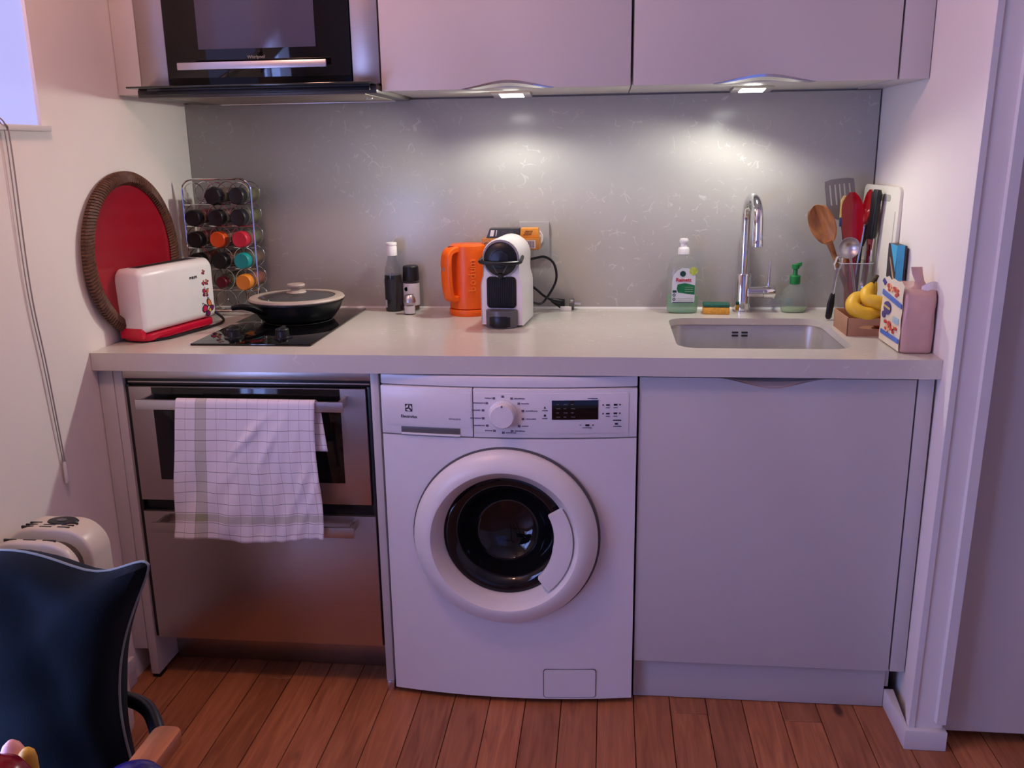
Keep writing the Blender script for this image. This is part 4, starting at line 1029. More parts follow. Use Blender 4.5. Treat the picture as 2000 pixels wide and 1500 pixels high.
part(b2, 'white_stripe', M().poly([(-0.018, 0.005), (-0.016, 0.005), (-0.013, 0.022), (-0.015, 0.022)], 'y', -0.0208, -0.0195), whiteplastic, world=False)
b3 = thing('coffee_sleeve', 'orange coffee capsule sleeve lying on the amber carton', 'box', (0.991, 0.558, ZC + 0.212))
part(b3, 'carton', M().poly([(-0.024, 0.0), (0.029, 0.0), (0.027, 0.026), (-0.020, 0.026)], 'y', -0.020, 0.02, 0.001), mat('orange_carton', (226, 150, 60), 0.35, var=0.12, scale=60), world=False)
mb_ = M()
for q in range(3): mb_.box(-0.014 + q * 0.0025, 0.008 + q * 0.002, -0.0207, -0.0198, 0.008 + q * 0.005, 0.0095 + q * 0.005)
part(b3, 'print', mb_, inkm, world=False)

# ------------------------------------------------------------------ sink side
ds = thing('dish_soap', 'clear dish soap bottle with green liquid and white cap', 'bottle', (1.4165, 0.575, ZC))
def oval(z, a, b, n=36, e=2.4):
    out = []
    for i in range(n):
        t = 2 * PI * i / n; c, s = math.cos(t), math.sin(t)
        out.append((a * math.copysign(abs(c) ** (2 / e), c), b * math.copysign(abs(s) ** (2 / e), s), z))
    return out
petc = mat('clear_pet', (160, 170, 164), 0.05, var=0.0, alpha=0.22, spec=1.0)
part(ds, 'bottle_shell', M().loft([oval(0.0, 0.036, 0.020), oval(0.003, 0.0425, 0.024), oval(0.06, 0.0440, 0.025), (oval(0.115, 0.0435, 0.025)), oval(0.135, 0.040, 0.023), oval(0.148, 0.033, 0.020), oval(0.157, 0.022, 0.016), oval(0.160, 0.012, 0.012), oval(0.166, 0.011, 0.011)]), petc, world=False)
part(ds, 'soap_liquid', M().loft([oval(0.002, 0.036, 0.020), oval(0.005, 0.0415, 0.023), oval(0.048, 0.0428, 0.0238)]), mat('green_soap', (120, 196, 140), 0.1, var=0.0, alpha=0.5), world=False)
part(ds, 'cap', M().lathe([(0.0155, 0.163), (0.0155, 0.177), (0.013, 0.181), (0.0085, 0.183), (0.008, 0.190), (0.0115, 0.195), (0.0125, 0.200), (0.010, 0.205), (0.0, 0.2065)], (0, 0, 0), 24), whiteplastic, world=False)
lab = [(-0.031, 0.030), (0.0285, 0.030), (0.0310, 0.036), (0.0320, 0.105), (0.027, 0.118), (0.012, 0.1265), (-0.004, 0.127), (-0.017, 0.120), (-0.027, 0.108), (-0.031, 0.090)]
part(ds, 'label_sheet', M().poly(lab, 'y', -0.0262, -0.0252), mat('white_label', (205, 208, 212), 0.5, var=0.02), world=False)
part(ds, 'label_green', M().poly([(-0.016, 0.082), (0.004, 0.086), (0.031, 0.080), (0.031, 0.054), (0.012, 0.056), (-0.014, 0.060), (-0.018, 0.070)], 'y', -0.0265, -0.0255), mat('label_green', (20, 112, 66), 0.5, var=0.2, scale=60), world=False)
part(ds, 'lettering', text_m('Rainett', 0.0145, at(0.0, -0.0268, 0.0945) @ FACE_Y, bold=0.0003), mat('label_red', (190, 40, 60), 0.5), world=False)
part(ds, 'lime_sticker', M().lathe([(0.0, -0.0006), (0.0112, -0.0006), (0.0112, 0.0)], (0.0265, -0.0262, 0.1185), 24, 'y'), mat('lime_green', (176, 190, 80), 0.5, var=0.25, scale=120), world=False)
part(ds, 'label_emblem', M().lathe([(0.0, -0.0006), (0.008, -0.0006), (0.008, 0.0)], (-0.002, -0.0262, 0.1115), 20, 'y'), mat('dark_green_print', (24, 62, 56), 0.5), world=False)
mq = M()
for q in range(3): mq.box(0.004, 0.027, -0.0269, -0.0262, 0.062 + q * 0.006, 0.0632 + q * 0.006)
for q in range(2): mq.box(-0.018, 0.027, -0.0266, -0.0258, 0.036 + q * 0.006, 0.0372 + q * 0.006)
part(ds, 'label_print', mq, mat('label_pale_print', (150, 170, 140), 0.5), world=False)
mq = M()
for q in range(2): mq.lathe([(0.0042, 0.0), (0.0042, -0.0006), (0.0024, -0.0006), (0.0024, 0.0)], (-0.0245, -0.0262, 0.041 + q * 0.012), 20, 'y', close=True)
mq.box(-0.029, -0.018, -0.0266, -0.0258, 0.0595, 0.066)
mq.box(-0.029, 0.029, -0.0266, -0.0258, 0.0305, 0.033)
part(ds, 'label_icons', mq, mat('dark_green_print', (24, 62, 56), 0.5), world=False)

sg = thing('sponge', 'yellow dish sponge with green scouring top', 'sponge', (1.509, 0.565, ZC), (0, 0, math.radians(-4)))
part(sg, 'foam', M().box(-0.036, 0.036, -0.024, 0.024, 0.0, 0.020, 0.003), mat('yellow_foam', (216, 158, 62), 0.9, var=0.15, scale=160, bump=0.8, bscale=260), world=False)
part(sg, 'scourer', M().box(-0.036, 0.036, -0.024, 0.024, 0.0202, 0.028, 0.002), mat('green_scourer', (44, 98, 84), 0.95, var=0.25, scale=220, bump=0.8, bscale=400), world=False)

fc = thing('faucet', 'tall chrome mixer tap with gooseneck spout', 'tap', (1.583, 0.590, ZC))
part(fc, 'base', M().lathe([(0.0, 0.0), (0.0265, 0.0), (0.0265, 0.004), (0.0222, 0.006), (0.0218, 0.104), (0.0205, 0.107), (0.0, 0.107)], (0, 0, 0), 36), chrome, world=False)
R_ = 0.065
sp_ = [(0.0, 0.0, 0.10), (0.0, 0.0, 0.20), (0.0, 0.0, 0.252)] + [(0.0 + 0.012 * (1 - math.cos(a)) / 2, -R_ * (1 - math.cos(a)), 0.252 + R_ * math.sin(a)) for a in [PI * q / 14 for q in range(1, 15)]] + [(0.0125, -2 * R_, 0.205)]
part(fc, 'spout', M().tube(sp_, 0.0125, 16), chrome, world=False)
part(fc, 'aerator', M().lathe([(0.0128, 0.003), (0.0138, 0.0), (0.0138, -0.014), (0.011, -0.015), (0.0, -0.015)], (0.0125, -2 * R_, 0.208), 24), chrome, world=False)
part(fc, 'valve_body', M().lathe([(0.0165, 0.0), (0.0165, 0.040), (0.0185, 0.042), (0.0185, 0.071), (0.0165, 0.074), (0.0, 0.075)], (0.012, -0.006, 0.056), 28, 'x'), chrome, world=False)
part(fc, 'lever', M().tube([(0.068, -0.006, 0.070), (0.069, -0.002, 0.105), (0.071, 0.006, 0.142)], [0.0042, 0.0038, 0.0035], 12), chrome, world=False)

hs_ = thing('hand_soap', 'clear round hand soap bottle with green pump', 'bottle', (1.7225, 0.590, ZC))
part(hs_, 'bottle_shell', M().lathe([(0.0, 0.0), (0.031, 0.0), (0.0345, 0.004), (0.0375, 0.022), (0.0370, 0.042), (0.031, 0.060), (0.020, 0.072), (0.0135, 0.076), (0.013, 0.080)], (0, 0, 0), 36, sy=0.72), petc, world=False)
part(hs_, 'soap_liquid', M().lathe([(0.0, 0.002), (0.030, 0.002), (0.0345, 0.008), (0.0350, 0.013), (0.0, 0.013)], (0, 0, 0), 28, sy=0.70), mat('pale_green_soap', (190, 222, 160), 0.1, alpha=0.5, var=0.0), world=False)
greenp = mat('green_plastic', (32, 132, 62), 0.35, var=0.04)
part(hs_, 'pump_collar', M().lathe([(0.0, 0.078), (0.0135, 0.078), (0.0142, 0.080), (0.0142, 0.100), (0.012, 0.102), (0.0, 0.102)], (0, 0, 0), 24), greenp, world=False)
part(hs_, 'pump_head', M().lathe([(0.006, 0.100), (0.006, 0.118), (0.010, 0.120), (0.011, 0.131), (0.0, 0.133)], (0, 0, 0), 20).loft([[(x, y, z) for y, z in ((-0.006, h0), (0.006, h0), (0.006, h1), (-0.006, h1))] for x, h0, h1 in ((-0.002, 0.121, 0.132), (0.010, 0.125, 0.136), (0.0155, 0.129, 0.138))]), greenp, world=False)
mq = M()
for q in range(6): mq.box(-0.030, -0.006 - 0.003 * (q % 2), -0.0266, -0.0255, 0.020 + q * 0.0042, 0.0212 + q * 0.0042)
part(hs_, 'label_print', mq, mat('label_grey_green', (120, 150, 140), 0.5), world=False)

# utensil holder and utensils
HX, HY = 1.8500, 0.497
ho = thing('utensil_holder', 'clear plastic beaker holding kitchen utensils', 'beaker', (HX, HY, ZC))
acr = mat('clear_acrylic', (150, 148, 150), 0.05, var=0.0, alpha=0.22, spec=1.0)
def sqr(h, z): return [(x, y, z) for x, y in rrect(-h, h, -h, h, 0.012, 4)]
part(ho, 'beaker', M().loft([sqr(0.031, 0.0), sqr(0.034, 0.002), sqr(0.0425, 0.149), sqr(0.0430, 0.150), sqr(0.0412, 0.1505), sqr(0.0400, 0.149), sqr(0.0322, 0.006)]), acr, world=False)
part(ho, 'rim', M().tube([(x, y, 0.150) for x, y in rrect(-0.0423, 0.0423, -0.0423, 0.0423, 0.012, 4)], 0.0011, 6, closed=True), mat('acrylic_edge', (206, 204, 208), 0.15, alpha=0.7, var=0.0), world=False)
part(ho, 'base_edge', M().tube([(x, y, 0.0015) for x, y in rrect(-0.0325, 0.0325, -0.0325, 0.0325, 0.010, 4)], 0.0012, 6, closed=True), MATS['acrylic_edge'], world=False)
def aim(o, base, tip, roll=0.0):
    """place object so that local z runs base -> tip, local -y faces the room"""
    b = Vector(base); z = (Vector(tip) - b).normalized()
    y = Vector((math.sin(roll), math.cos(roll), 0)); x = y.cross(z).normalized(); y = z.cross(x)
    o.matrix_world = Matrix(((x.x, y.x, z.x, b.x), (x.y, y.y, z.y, b.y), (x.z, y.z, z.z, b.z), (0, 0, 0, 1)))
def utensil(name, label, base, tip, roll=0.0):
    t = thing(name, label, 'utensil', group='utensils in the beaker'); aim(t, base, tip, roll); return t
ZB = ZC + 0.008
greyny = mat('grey_nylon', (100, 92, 94), 0.45, var=0.05)
# slotted turner
t = utensil('slotted_turner', 'grey slotted turner standing tallest in the beaker', (1.857, 0.505, ZB), (1.816, 0.572, 1.232))
Lh = (Vector((1.816, 0.572, 1.232)) - Vector((1.857, 0.505, ZB))).length
sl_ = [0.0] * 0
mt_ = M()
xs = [-0.038, -0.0272, -0.0228, -0.0138, -0.0094, -0.0022, 0.0022, 0.0094, 0.0138, 0.0228, 0.0272, 0.038]
z0_, z1_, zs0, zs1 = Lh - 0.095, Lh, Lh - 0.068, Lh - 0.014
mt_.poly([(-0.014, z0_ - 0.012), (0.014, z0_ - 0.012), (0.032, z0_), (0.036, zs0), (-0.036, zs0), (-0.032, z0_)], 'y', -0.0015, 0.0015)
mt_.poly([(-0.038, zs1), (0.038, zs1), (0.037, z1_ - 0.004), (0.02, z1_), (-0.02, z1_), (-0.037, z1_ - 0.004)], 'y', -0.0015, 0.0015)
for a_, b_ in ((0, 1), (2, 3), (4, 5), (6, 7), (8, 9), (10, 11)): mt_.box(xs[a_], xs[b_], -0.0015, 0.0015, zs0, zs1)
part(t, 'blade', mt_, greyny, world=False)
part(t, 'handle', M().tube([(0, 0, 0), (0, 0, z0_)], 0.0055, 10, flat=0.6), black, world=False)
# wooden spoon
t = utensil('wooden_spoon', 'olive wood spoon leaning left out of the beaker', (1.868, 0.488, ZB), (1.742, 0.490, 1.168), 0.25)
Ls = (Vector((1.742, 0.490, 1.168)) - Vector((1.868, 0.488, ZB))).length
rings = []
for q in range(13):
    f = q / 12; zz = Ls - 0.108 + 0.108 * f; w_ = 0.0325 * math.sqrt(max(0.0, 1 - (2 * f - 1.06) ** 2 / 1.15)) if f < 0.99 else 0.006
    w_ = max(w_, 0.006)
    rings.append([(-w_, -0.004, zz), (-w_ * 0.8, -0.0045, zz), (-w_ * 0.45, 0.002 * math.sin(PI * f), zz), (0, 0.004 * math.sin(PI * f), zz), (w_ * 0.45, 0.002 * math.sin(PI * f), zz), (w_ * 0.8, -0.0045, zz), (w_, -0.004, zz), (w_ * 0.7, 0.006, zz), (0, 0.010, zz), (-w_ * 0.7, 0.006, zz)])
part(t, 'bowl', M().loft(rings), olivewood, world=False)
part(t, 'handle', M().tube([(0, 0.002, 0), (0, 0.002, Ls - 0.14), (0, 0.002, Ls - 0.10)], [0.0055, 0.0065, 0.009], 10), olivewood, world=False)
# red spoon spatula
redt = mat('red_translucent', (170, 8, 30), 0.12, var=0.03, trans=0.25)
t = utensil('red_spoon', 'broad glossy red serving spoon in the beaker', (1.853, 0.478, ZB), (1.834, 0.500, 1.200))
Lr = (Vector((1.834, 0.500, 1.200)) - Vector((1.853, 0.478, ZB))).length
rings = []
for q in range(15):
    f = q / 14; zz = Lr - 0.150 + 0.150 * f; w_ = 0.027 * (1 - max(0, (f - 0.72) / 0.28) ** 2.2 * 0.75) * (0.62 + 0.38 * min(1, f / 0.35)); w_ = max(w_, 0.004)
    d_ = 0.008 * math.sin(PI * min(1, f * 0.9 + 0.05))
    rings.append([(-w_, -0.003, zz), (-w_ * 0.6, d_ * 0.5 - 0.002, zz), (0, d_ - 0.002, zz), (w_ * 0.6, d_ * 0.5 - 0.002, zz), (w_, -0.003, zz), (w_ * 0.65, d_ * 0.6 + 0.001, zz), (0, d_ + 0.001, zz), (-w_ * 0.65, d_ * 0.6 + 0.001, zz)])
part(t, 'bowl', M().loft(rings), redt, world=False)
part(t, 'handle', M().tube([(0, 0.001, 0), (0, 0.001, Lr - 0.135)], [0.007, 0.010], 10, flat=0.5), redt, world=False)
# narrow red spoon with wire handle, seen side on
t = utensil('red_slotted_spoon', 'narrow red spoon on a thin steel handle', (1.840, 0.480, ZB), (1.884, 0.512, 1.206), 1.35)
Lr = (Vector((1.884, 0.512, 1.206)) - Vector((1.840, 0.480, ZB))).length
rings = []
for q in range(13):
    f = q / 12; zz = Lr - 0.095 + 0.095 * f; w_ = max(0.003, 0.024 * math.sqrt(max(0, 1 - (2 * f - 1) ** 2))); d_ = 0.013 * math.sin(PI * f)
    rings.append([(-w_, -0.002, zz), (-w_ * 0.6, d_ * 0.6, zz), (0, d_, zz), (w_ * 0.6, d_ * 0.6, zz), (w_, -0.002, zz), (w_ * 0.6, d_ * 0.6 + 0.003, zz), (0, d_ + 0.003, zz), (-w_ * 0.6, d_ * 0.6 + 0.003, zz)])
part(t, 'bowl', M().loft(rings), redt, world=False)
part(t, 'handle', M().tube([(0, 0.001, 0), (0, 0.001, Lr - 0.09)], 0.0026, 8), chrome, world=False)
# black handled knife, handle up
t = utensil('kitchen_knife', 'knife standing point down with a black handle', (1.872, 0.488, ZB), (1.889, 0.470, 1.207), 1.1)
Lk = (Vector((1.889, 0.470, 1.207)) - Vector((1.872, 0.488, ZB))).length
part(t, 'handle', M().loft([[(x * s, y * s, z) for x, y in rrect(-0.0125, 0.0125, -0.0085, 0.0085, 0.005, 3)] for z, s in ((Lk - 0.125, 0.8), (Lk - 0.118, 1.0), (Lk - 0.06, 0.86), (Lk - 0.012, 1.08), (Lk, 0.7))]), black, world=False)
part(t, 'blade', M().poly([(-0.012, Lk - 0.122), (0.012, Lk - 0.122), (0.010, 0.05), (-0.008, 0.0)], 'y', -0.001, 0.001), chrome, world=False)
# tongs, black
t = utensil('black_tongs', 'black nylon server standing behind the red spoon', (1.862, 0.510, ZB), (1.876, 0.535, 1.160))
part(t, 'handle', M().tube([(0, 0, 0), (0, 0, 0.19)], 0.007, 8, flat=0.5), black, world=False)
part(t, 'head', M().loft([[(x * s, y, z) for x, y in rrect(-0.017, 0.017, -0.004, 0.004, 0.003, 3)] for z, s in ((0.18, 0.5), (0.205, 1.0), (0.265, 1.1), (0.285, 0.7))]), black, world=False)
# pastry brush
t = utensil('pastry_brush', 'pastry brush with tan bristles and a blue band', (1.846, 0.512, ZB), (1.832, 0.548, 1.185))
part(t, 'handle', M().tube([(0, 0, 0), (0, 0, 0.235)], 0.006, 8), beech, world=False)
part(t, 'band', M().box(-0.018, 0.018, -0.005, 0.005, 0.232, 0.256, 0.002), mat('blue_band', (52, 72, 120), 0.4), world=False)
part(t, 'bristles', M().loft([[(x * s, y * s, z) for x, y in rrect(-0.017, 0.017, -0.0045, 0.0045, 0.003, 3)] for z, s in ((0.256, 1.0), (0.300, 0.8), (0.312, 0.4))]), mat('tan_bristle', (180, 150, 96), 0.8, var=0.3, scale=150, stretch=(8, 8, 0.5)), world=False)
# steel measuring ladle in front
t = utensil('steel_ladle', 'small steel ladle in front of the red spoon', (1.866, 0.474, ZB), (1.823, 0.458, 1.082))
lp = [(0.0, -0.016), (0.010, -0.0145), (0.020, -0.008), (0.0265, 0.0), (0.0280, 0.0), (0.0215, -0.0095), (0.0108, -0.0163), (0.0, -0.018)]
part(t, 'bowl', M().lathe([(r, -h) for r, h in lp], (0, 0, 0.186), 28, 'y', cap=False), alu, world=False)
part(t, 'handle', M().tube([(0, 0.0, 0), (0, 0.0, 0.160)], 0.0035, 8, flat=0.6), alu, world=False)
# peeler hooked outside on the left, handle down
t = thing('peeler', 'steel peeler with a black handle leaning outside the beaker', 'utensil'); aim(t, (1.7875, 0.462, ZC + 0.003), (1.8105, 0.478, 1.040), 0.0)
part(t, 'handle', M().loft([[(x * s, y * s, z) for x, y in rrect(-0.0085, 0.0085, -0.0055, 0.0055, 0.004, 3)] for z, s in ((0.0, 0.5), (0.006, 0.95), (0.04, 1.05), (0.066, 0.7), (0.070, 0.45))]), black, world=False)
part(t, 'shank', M().tube([(0, 0, 0.066), (0, -0.001, 0.105), (0.001, 0, 0.135)], [0.004, 0.0035, 0.006], 8), chrome, world=False)
part(t, 'blade', M().tube([(-0.006, 0, 0.130), (-0.010, 0, 0.142), (-0.006, 0, 0.163), (0.004, 0, 0.168), (0.008, 0, 0.150), (0.005, 0, 0.133)], 0.003, 6), chrome, world=False)

# cutting board against the right wall
cb = thing('cutting_board', 'white plastic cutting board leaning on the right wall', 'board', (1.9035, 0.492, ZC), (0, math.radians(1.4), math.radians(5.5)))
bpts = rrect(-0.115, 0.123, 0.0, 0.345, 0.018, 5)
part(cb, 'board', M().poly(bpts, 'x', -0.005, 0.004, 0.0015), mat('white_board', (226, 222, 208), 0.45, var=0.02), world=False)
part(cb, 'handle_slot', M().poly(rrect(-0.06, 0.02, 0.307, 0.324, 0.008, 4), 'x', -0.0056, -0.0045), mat('slot_grey', (170, 168, 160), 0.6), world=False)
part(cb, 'groove', M().box(-0.0056, -0.0045, -0.098, -0.0955, 0.02, 0.285, 0.0), mat('slot_grey', (170, 168, 160), 0.6), world=False)
# dark carton with a blue edge, also against the right wall
ca = thing('dark_carton', 'dark carton with a bright blue edge leaning on the right wall', 'box', (1.9065, 0.325, ZC), (0, 0, math.radians(0)))
part(ca, 'carton', M().box(-0.010, 0.012, -0.0350, 0.040, 0.0, 0.212, 0.001), mat('charcoal_card', (58, 56, 62), 0.45, var=0.08), world=False)
blue = mat('sky_blue_card', (70, 170, 214), 0.45, var=0.08)
part(ca, 'blue_edge', M().box(-0.0105, 0.006, -0.0365, -0.0352, 0.004, 0.214), blue, world=False)
part(ca, 'blue_corner', M().poly([(-0.034, 0.212), (0.020, 0.212), (-0.030, 0.15)], 'x', -0.0108, -0.0095), blue, world=False)
part(ca, 'tan_stripe', M().poly([(0.01, 0.172), (0.02, 0.18), (-0.030, 0.112), (-0.032, 0.125)], 'x', -0.0112, -0.0095), mat('tan_card', (196, 160, 120), 0.5), world=False)

# cardboard fruit box
card = mat('brown_cardboard', (172, 128, 100), 0.8, var=0.08, scale=20)
fb = thing('fruit_box', 'low brown cardboard box holding bananas', 'box', (1.847, 0.322, ZC))
fx0, fx1, fy0, fy1, fh = -0.0635, 0.058, -0.0715, 0.062, 0.046
mfront = [(fx0, 0.0), (fx1, 0.0), (fx1, fh), (fx0, fh)]
part(fb, 'box_bottom', M().box(fx0, fx1, fy0, fy1, 0.0, 0.002), card, world=False)
part(fb, 'box_side', M().box(fx0, fx1, fy1 - 0.002, fy1, 0.002, fh, 0.0004), card, world=False)
part(fb, 'box_side', M().box(fx0, fx0 + 0.002, fy0, fy1, 0.002, fh, 0.0004), card, world=False)
part(fb, 'box_side', M().box(fx1 - 0.002, fx1, fy0, fy1, 0.002, fh, 0.0004), card, world=False)
ellh = [(-0.006 + 0.030 * math.cos(2 * PI * i / 32), 0.022 + 0.0048 * math.sin(2 * PI * i / 32)) for i in range(32)]
outl = [ray_rect(-0.006, 0.022, math.atan2(p[1] - 0.022, p[0] + 0.006), fx0, fx1, 0.002, fh - 0.002) for p in ellh]
for cx_, cz_ in ((fx0, 0.002), (fx1, 0.002), (fx1, fh - 0.002), (fx0, fh - 0.002)):
    j = min(range(32), key=lambda i: (outl[i][0] - cx_) ** 2 + (outl[i][1] - cz_) ** 2); outl[j] = (cx_, cz_)
part(fb, 'box_front', M().plate_hole(outl, ellh, fy0, fy0 + 0.002, axis='y'), card, world=False)
banm = mat('banana_skin', (226, 180, 44), 0.45, var=0.12, scale=25)
bantip = mat('banana_tip', (70, 56, 28), 0.7, var=0.2)
def banana(label, pts, r, stem):
    t = thing('banana', label, 'banana', pts[0], group='bananas in the cardboard box')
    P = smooth([Vector(p) - Vector(pts[0]) for p in pts], 6); n = len(P)
    rad = [r * (0.35 + 0.65 * min(1, i / (n * 0.22))) * (0.4 + 0.6 * min(1, (n - 1 - i) / (n * 0.18))) for i in range(n)]
    part(t, 'fruit', M().tube(P, rad, 6 if False else 10), banm, world=False)
    s0 = P[0] if stem == 0 else P[-1]; d = (P[0] - P[2] if stem == 0 else P[-1] - P[-3]).normalized()
    part(t, 'stem', M().tube([s0 - d * 0.004, s0 + d * 0.010, s0 + d * 0.018], [r * 0.36, r * 0.3, r * 0.36], 8), bantip, world=False)
    e0 = P[-1] if stem == 0 else P[0]; d2 = (P[-1] - P[-3] if stem == 0 else P[0] - P[2]).normalized()
    part(t, 'tip', M().tube([e0 - d2 * 0.002, e0 + d2 * 0.003], [r * 0.4, r * 0.25], 8), bantip, world=False)
zb = ZC + fh
banana('big curved banana lying across the front of the box', [(1.838, 0.312, zb + 0.046), (1.814, 0.298, zb + 0.040), (1.800, 0.280, zb + 0.024), (1.812, 0.266, zb + 0.010), (1.838, 0.264, zb + 0.006), (1.866, 0.274, zb + 0.010)], 0.0175, 0)
banana('upper banana with its stem pointing up to the right', [(1.852, 0.322, zb + 0.070), (1.836, 0.296, zb + 0.052), (1.834, 0.280, zb + 0.038), (1.858, 0.268, zb + 0.032), (1.884, 0.276, zb + 0.022)], 0.0170, 0)
banana('banana at the back, mostly hidden by the other two', [(1.862, 0.335, zb + 0.074), (1.850, 0.318, zb + 0.048), (1.856, 0.312, zb + 0.026), (1.880, 0.315, zb + 0.014)], 0.0150, 0)
ap = thing('apple', 'red and yellow apple behind the bananas', 'apple', (1.886, 0.345, ZC + 0.003))
part(ap, 'fruit', M().lathe([(0.0, 0.006), (0.012, 0.002), (0.026, 0.012), (0.0335, 0.034), (0.030, 0.054), (0.016, 0.066), (0.006, 0.064), (0.0, 0.060)], (0, 0, 0), 24), mat('apple_skin', (206, 92, 62), 0.35, var=0.3, scale=20), world=False)
part(ap, 'stem', M().tube([(0, 0, 0.060), (0.002, 0, 0.074)], 0.0014, 6), bantip, world=False)

# bread bag
bag = thing('bread_bag', 'half-open bread bag with cream printed side and twisted tail', 'bag', (1.8855, 0.138, ZC))
plas = mat('pink_film', (196, 158, 152), 0.3, var=0.12, scale=18, bump=0.5, bscale=40)
cream = mat('cream_film', (226, 214, 190), 0.32, var=0.03, bump=0.3, bscale=40)
def bsec(z, x0, x1, y0, y1, r=0.012): return [(x, y, z) for x, y in rrect(x0, x1, y0, y1, r, 4)]
rings = [bsec(0.0005, -0.031, 0.030, -0.076, 0.082), bsec(0.004, -0.034, 0.033, -0.079, 0.085), bsec(0.05, -0.035, 0.033, -0.080, 0.086), bsec(0.09, -0.0345, 0.034, -0.079, 0.085), bsec(0.118, -0.033, 0.0345, -0.077, 0.084), bsec(0.130, -0.036, 0.036, -0.072, 0.080), bsec(0.139, -0.036, 0.0365, -0.060, 0.078)]
mbag = M().loft(rings)
rgb = random.Random(9)
for v in mbag.bm.verts:
    if v.co.z > 0.01: v.co += Vector((rgb.uniform(-1, 1) * 0.0012, rgb.uniform(-1, 1) * 0.0014, 0)) 
part(bag, 'loaf_wrap', mbag, plas, world=False)
def side(y0, y1, z0, z1, x=-0.0372): return [(y0, z0), (y1, z0), (y1, z1), (y0, z1)]
part(bag, 'printed_side', M().loft([[(-0.0368 - 0.0008 * math.sin(q * 1.7), -0.072 + 0.150 * i / 8, 0.003 + 0.145 * q / 10 + (0.008 * abs(math.sin(i * 1.3)) if q == 10 else 0)) for i in range(9)] for q in range(11)], closed=False), cream, world=False)
pblue = mat('print_blue', (70, 110, 190), 0.4, var=0.1); pnavy = mat('print_navy', (64, 60, 130), 0.4, var=0.1); pred = mat('print_red', (190, 70, 60), 0.4, var=0.4, scale=200); pice = mat('print_ice', (160, 190, 205), 0.4)
part(bag, 'blue_band', M().poly(side(-0.070, 0.064, 0.020, 0.030), 'x', -0.0392, -0.037).poly([(-0.070, 0.098), (0.072, 0.110), (0.070, 0.122), (-0.070, 0.108)], 'x', -0.0392, -0.037), pblue, world=False)
mrp = M(); mrw = M()
for cy_, cz_ in ((-0.002, 0.044), (-0.004, 0.128)):
    for q in range(11):
        oy, oz, rr_ = rgb.uniform(-0.042, 0.042), rgb.uniform(-0.008, 0.008), rgb.uniform(0.006, 0.012)
        (mrp if q % 3 else mrw).poly([(cy_ + oy + rr_ * math.cos(a), cz_ + oz + rr_ * 0.5 * math.sin(a)) for a in [2 * PI * i / 10 for i in range(10)]], 'x', -0.0392 - 0.00006 * q, -0.037)
part(bag, 'red_print', mrp, pred, world=False, kind='stuff')
part(bag, 'orange_print', mrw, mat('print_peach', (226, 176, 130), 0.4), world=False, kind='stuff')
part(bag, 'navy_emblem', M().poly([(0.028 + 0.026 * math.cos(a), 0.084 + 0.015 * math.sin(a)) for a in [2 * PI * i / 20 for i in range(20)]], 'x', -0.0394, -0.037).poly([(0.050 + 0.013 * math.cos(a), 0.066 + 0.008 * math.sin(a)) for a in [2 * PI * i / 14 for i in range(14)]], 'x', -0.0394, -0.037).poly([(0.060, 0.132), (0.078, 0.140), (0.070, 0.147), (0.050, 0.140)], 'x', -0.0394, -0.037), pnavy, world=False, kind='stuff')
part(bag, 'emblem_stripe', M().poly([(0.004, 0.082), (0.052, 0.085), (0.052, 0.090), (0.004, 0.087)], 'x', -0.0398, -0.0385), mat('print_gold', (196, 176, 110), 0.4), world=False)
part(bag, 'ice_patch', M().poly(side(-0.058, -0.020, 0.060, 0.074), 'x', -0.0392, -0.037), pice, world=False)
part(bag, 'tail', M().loft([[(cx_ + w_ * math.cos(2 * PI * q / 10), -0.045 + d_ * math.sin(2 * PI * q / 10), z_) for q in range(10)] for cx_, w_, d_, z_ in ((0.010, 0.030, 0.018, 0.134), (0.006, 0.014, 0.008, 0.146), (0.003, 0.010, 0.004, 0.156), (-0.003, 0.0115, 0.003, 0.172), (-0.006, 0.012, 0.002, 0.187))]), plas, world=False)
part(bag, 'white_flap', M().loft([[(0.004 + 0.033 * q / 6, -0.058 - 0.006 * math.sin(PI * q / 6), 0.128 + 0.012 * math.sin(PI * q / 8) + dz_) for q in range(7)] for dz_ in (0.0, 0.010, 0.018)], closed=False), mat('white_film', (226, 214, 216), 0.35), world=False)

# ================================================================== left foreground
# blind chain
ch = thing('blind_chain', 'grey bead cord of the window blind hanging on the wall', 'cord', (0.012, -0.2, 1.39))
chm = mat('cord_grey', (150, 140, 140), 0.5)
c1 = smooth([(-0.02, -0.245, 1.40), (0.002, -0.222, 1.4005), (0.014, -0.206, 1.385), (0.0125, -0.194, 1.34), (0.010, -0.196, 1.06), (0.010, -0.180, 0.877), (0.009, -0.164, 0.660)], 8)
c2 = [Vector((p.x - 0.003, p.y - (0.003 + 0.008 * max(0, min(1, (p.z - 0.66) / 0.5)) * 0.6), p.z)) for p in c1]
part(ch, 'cord_strand', M().tube(c1, 0.0015, 6), chm)
part(ch, 'cord_strand', M().tube(c2, 0.0012, 6), chm)
part(ch, 'cord_weight', M().lathe([(0.0, 0.0), (0.0045, 0.0), (0.005, 0.004), (0.004, 0.045), (0.002, 0.05)], (0.008, -0.165, 0.610), 12), trimm)

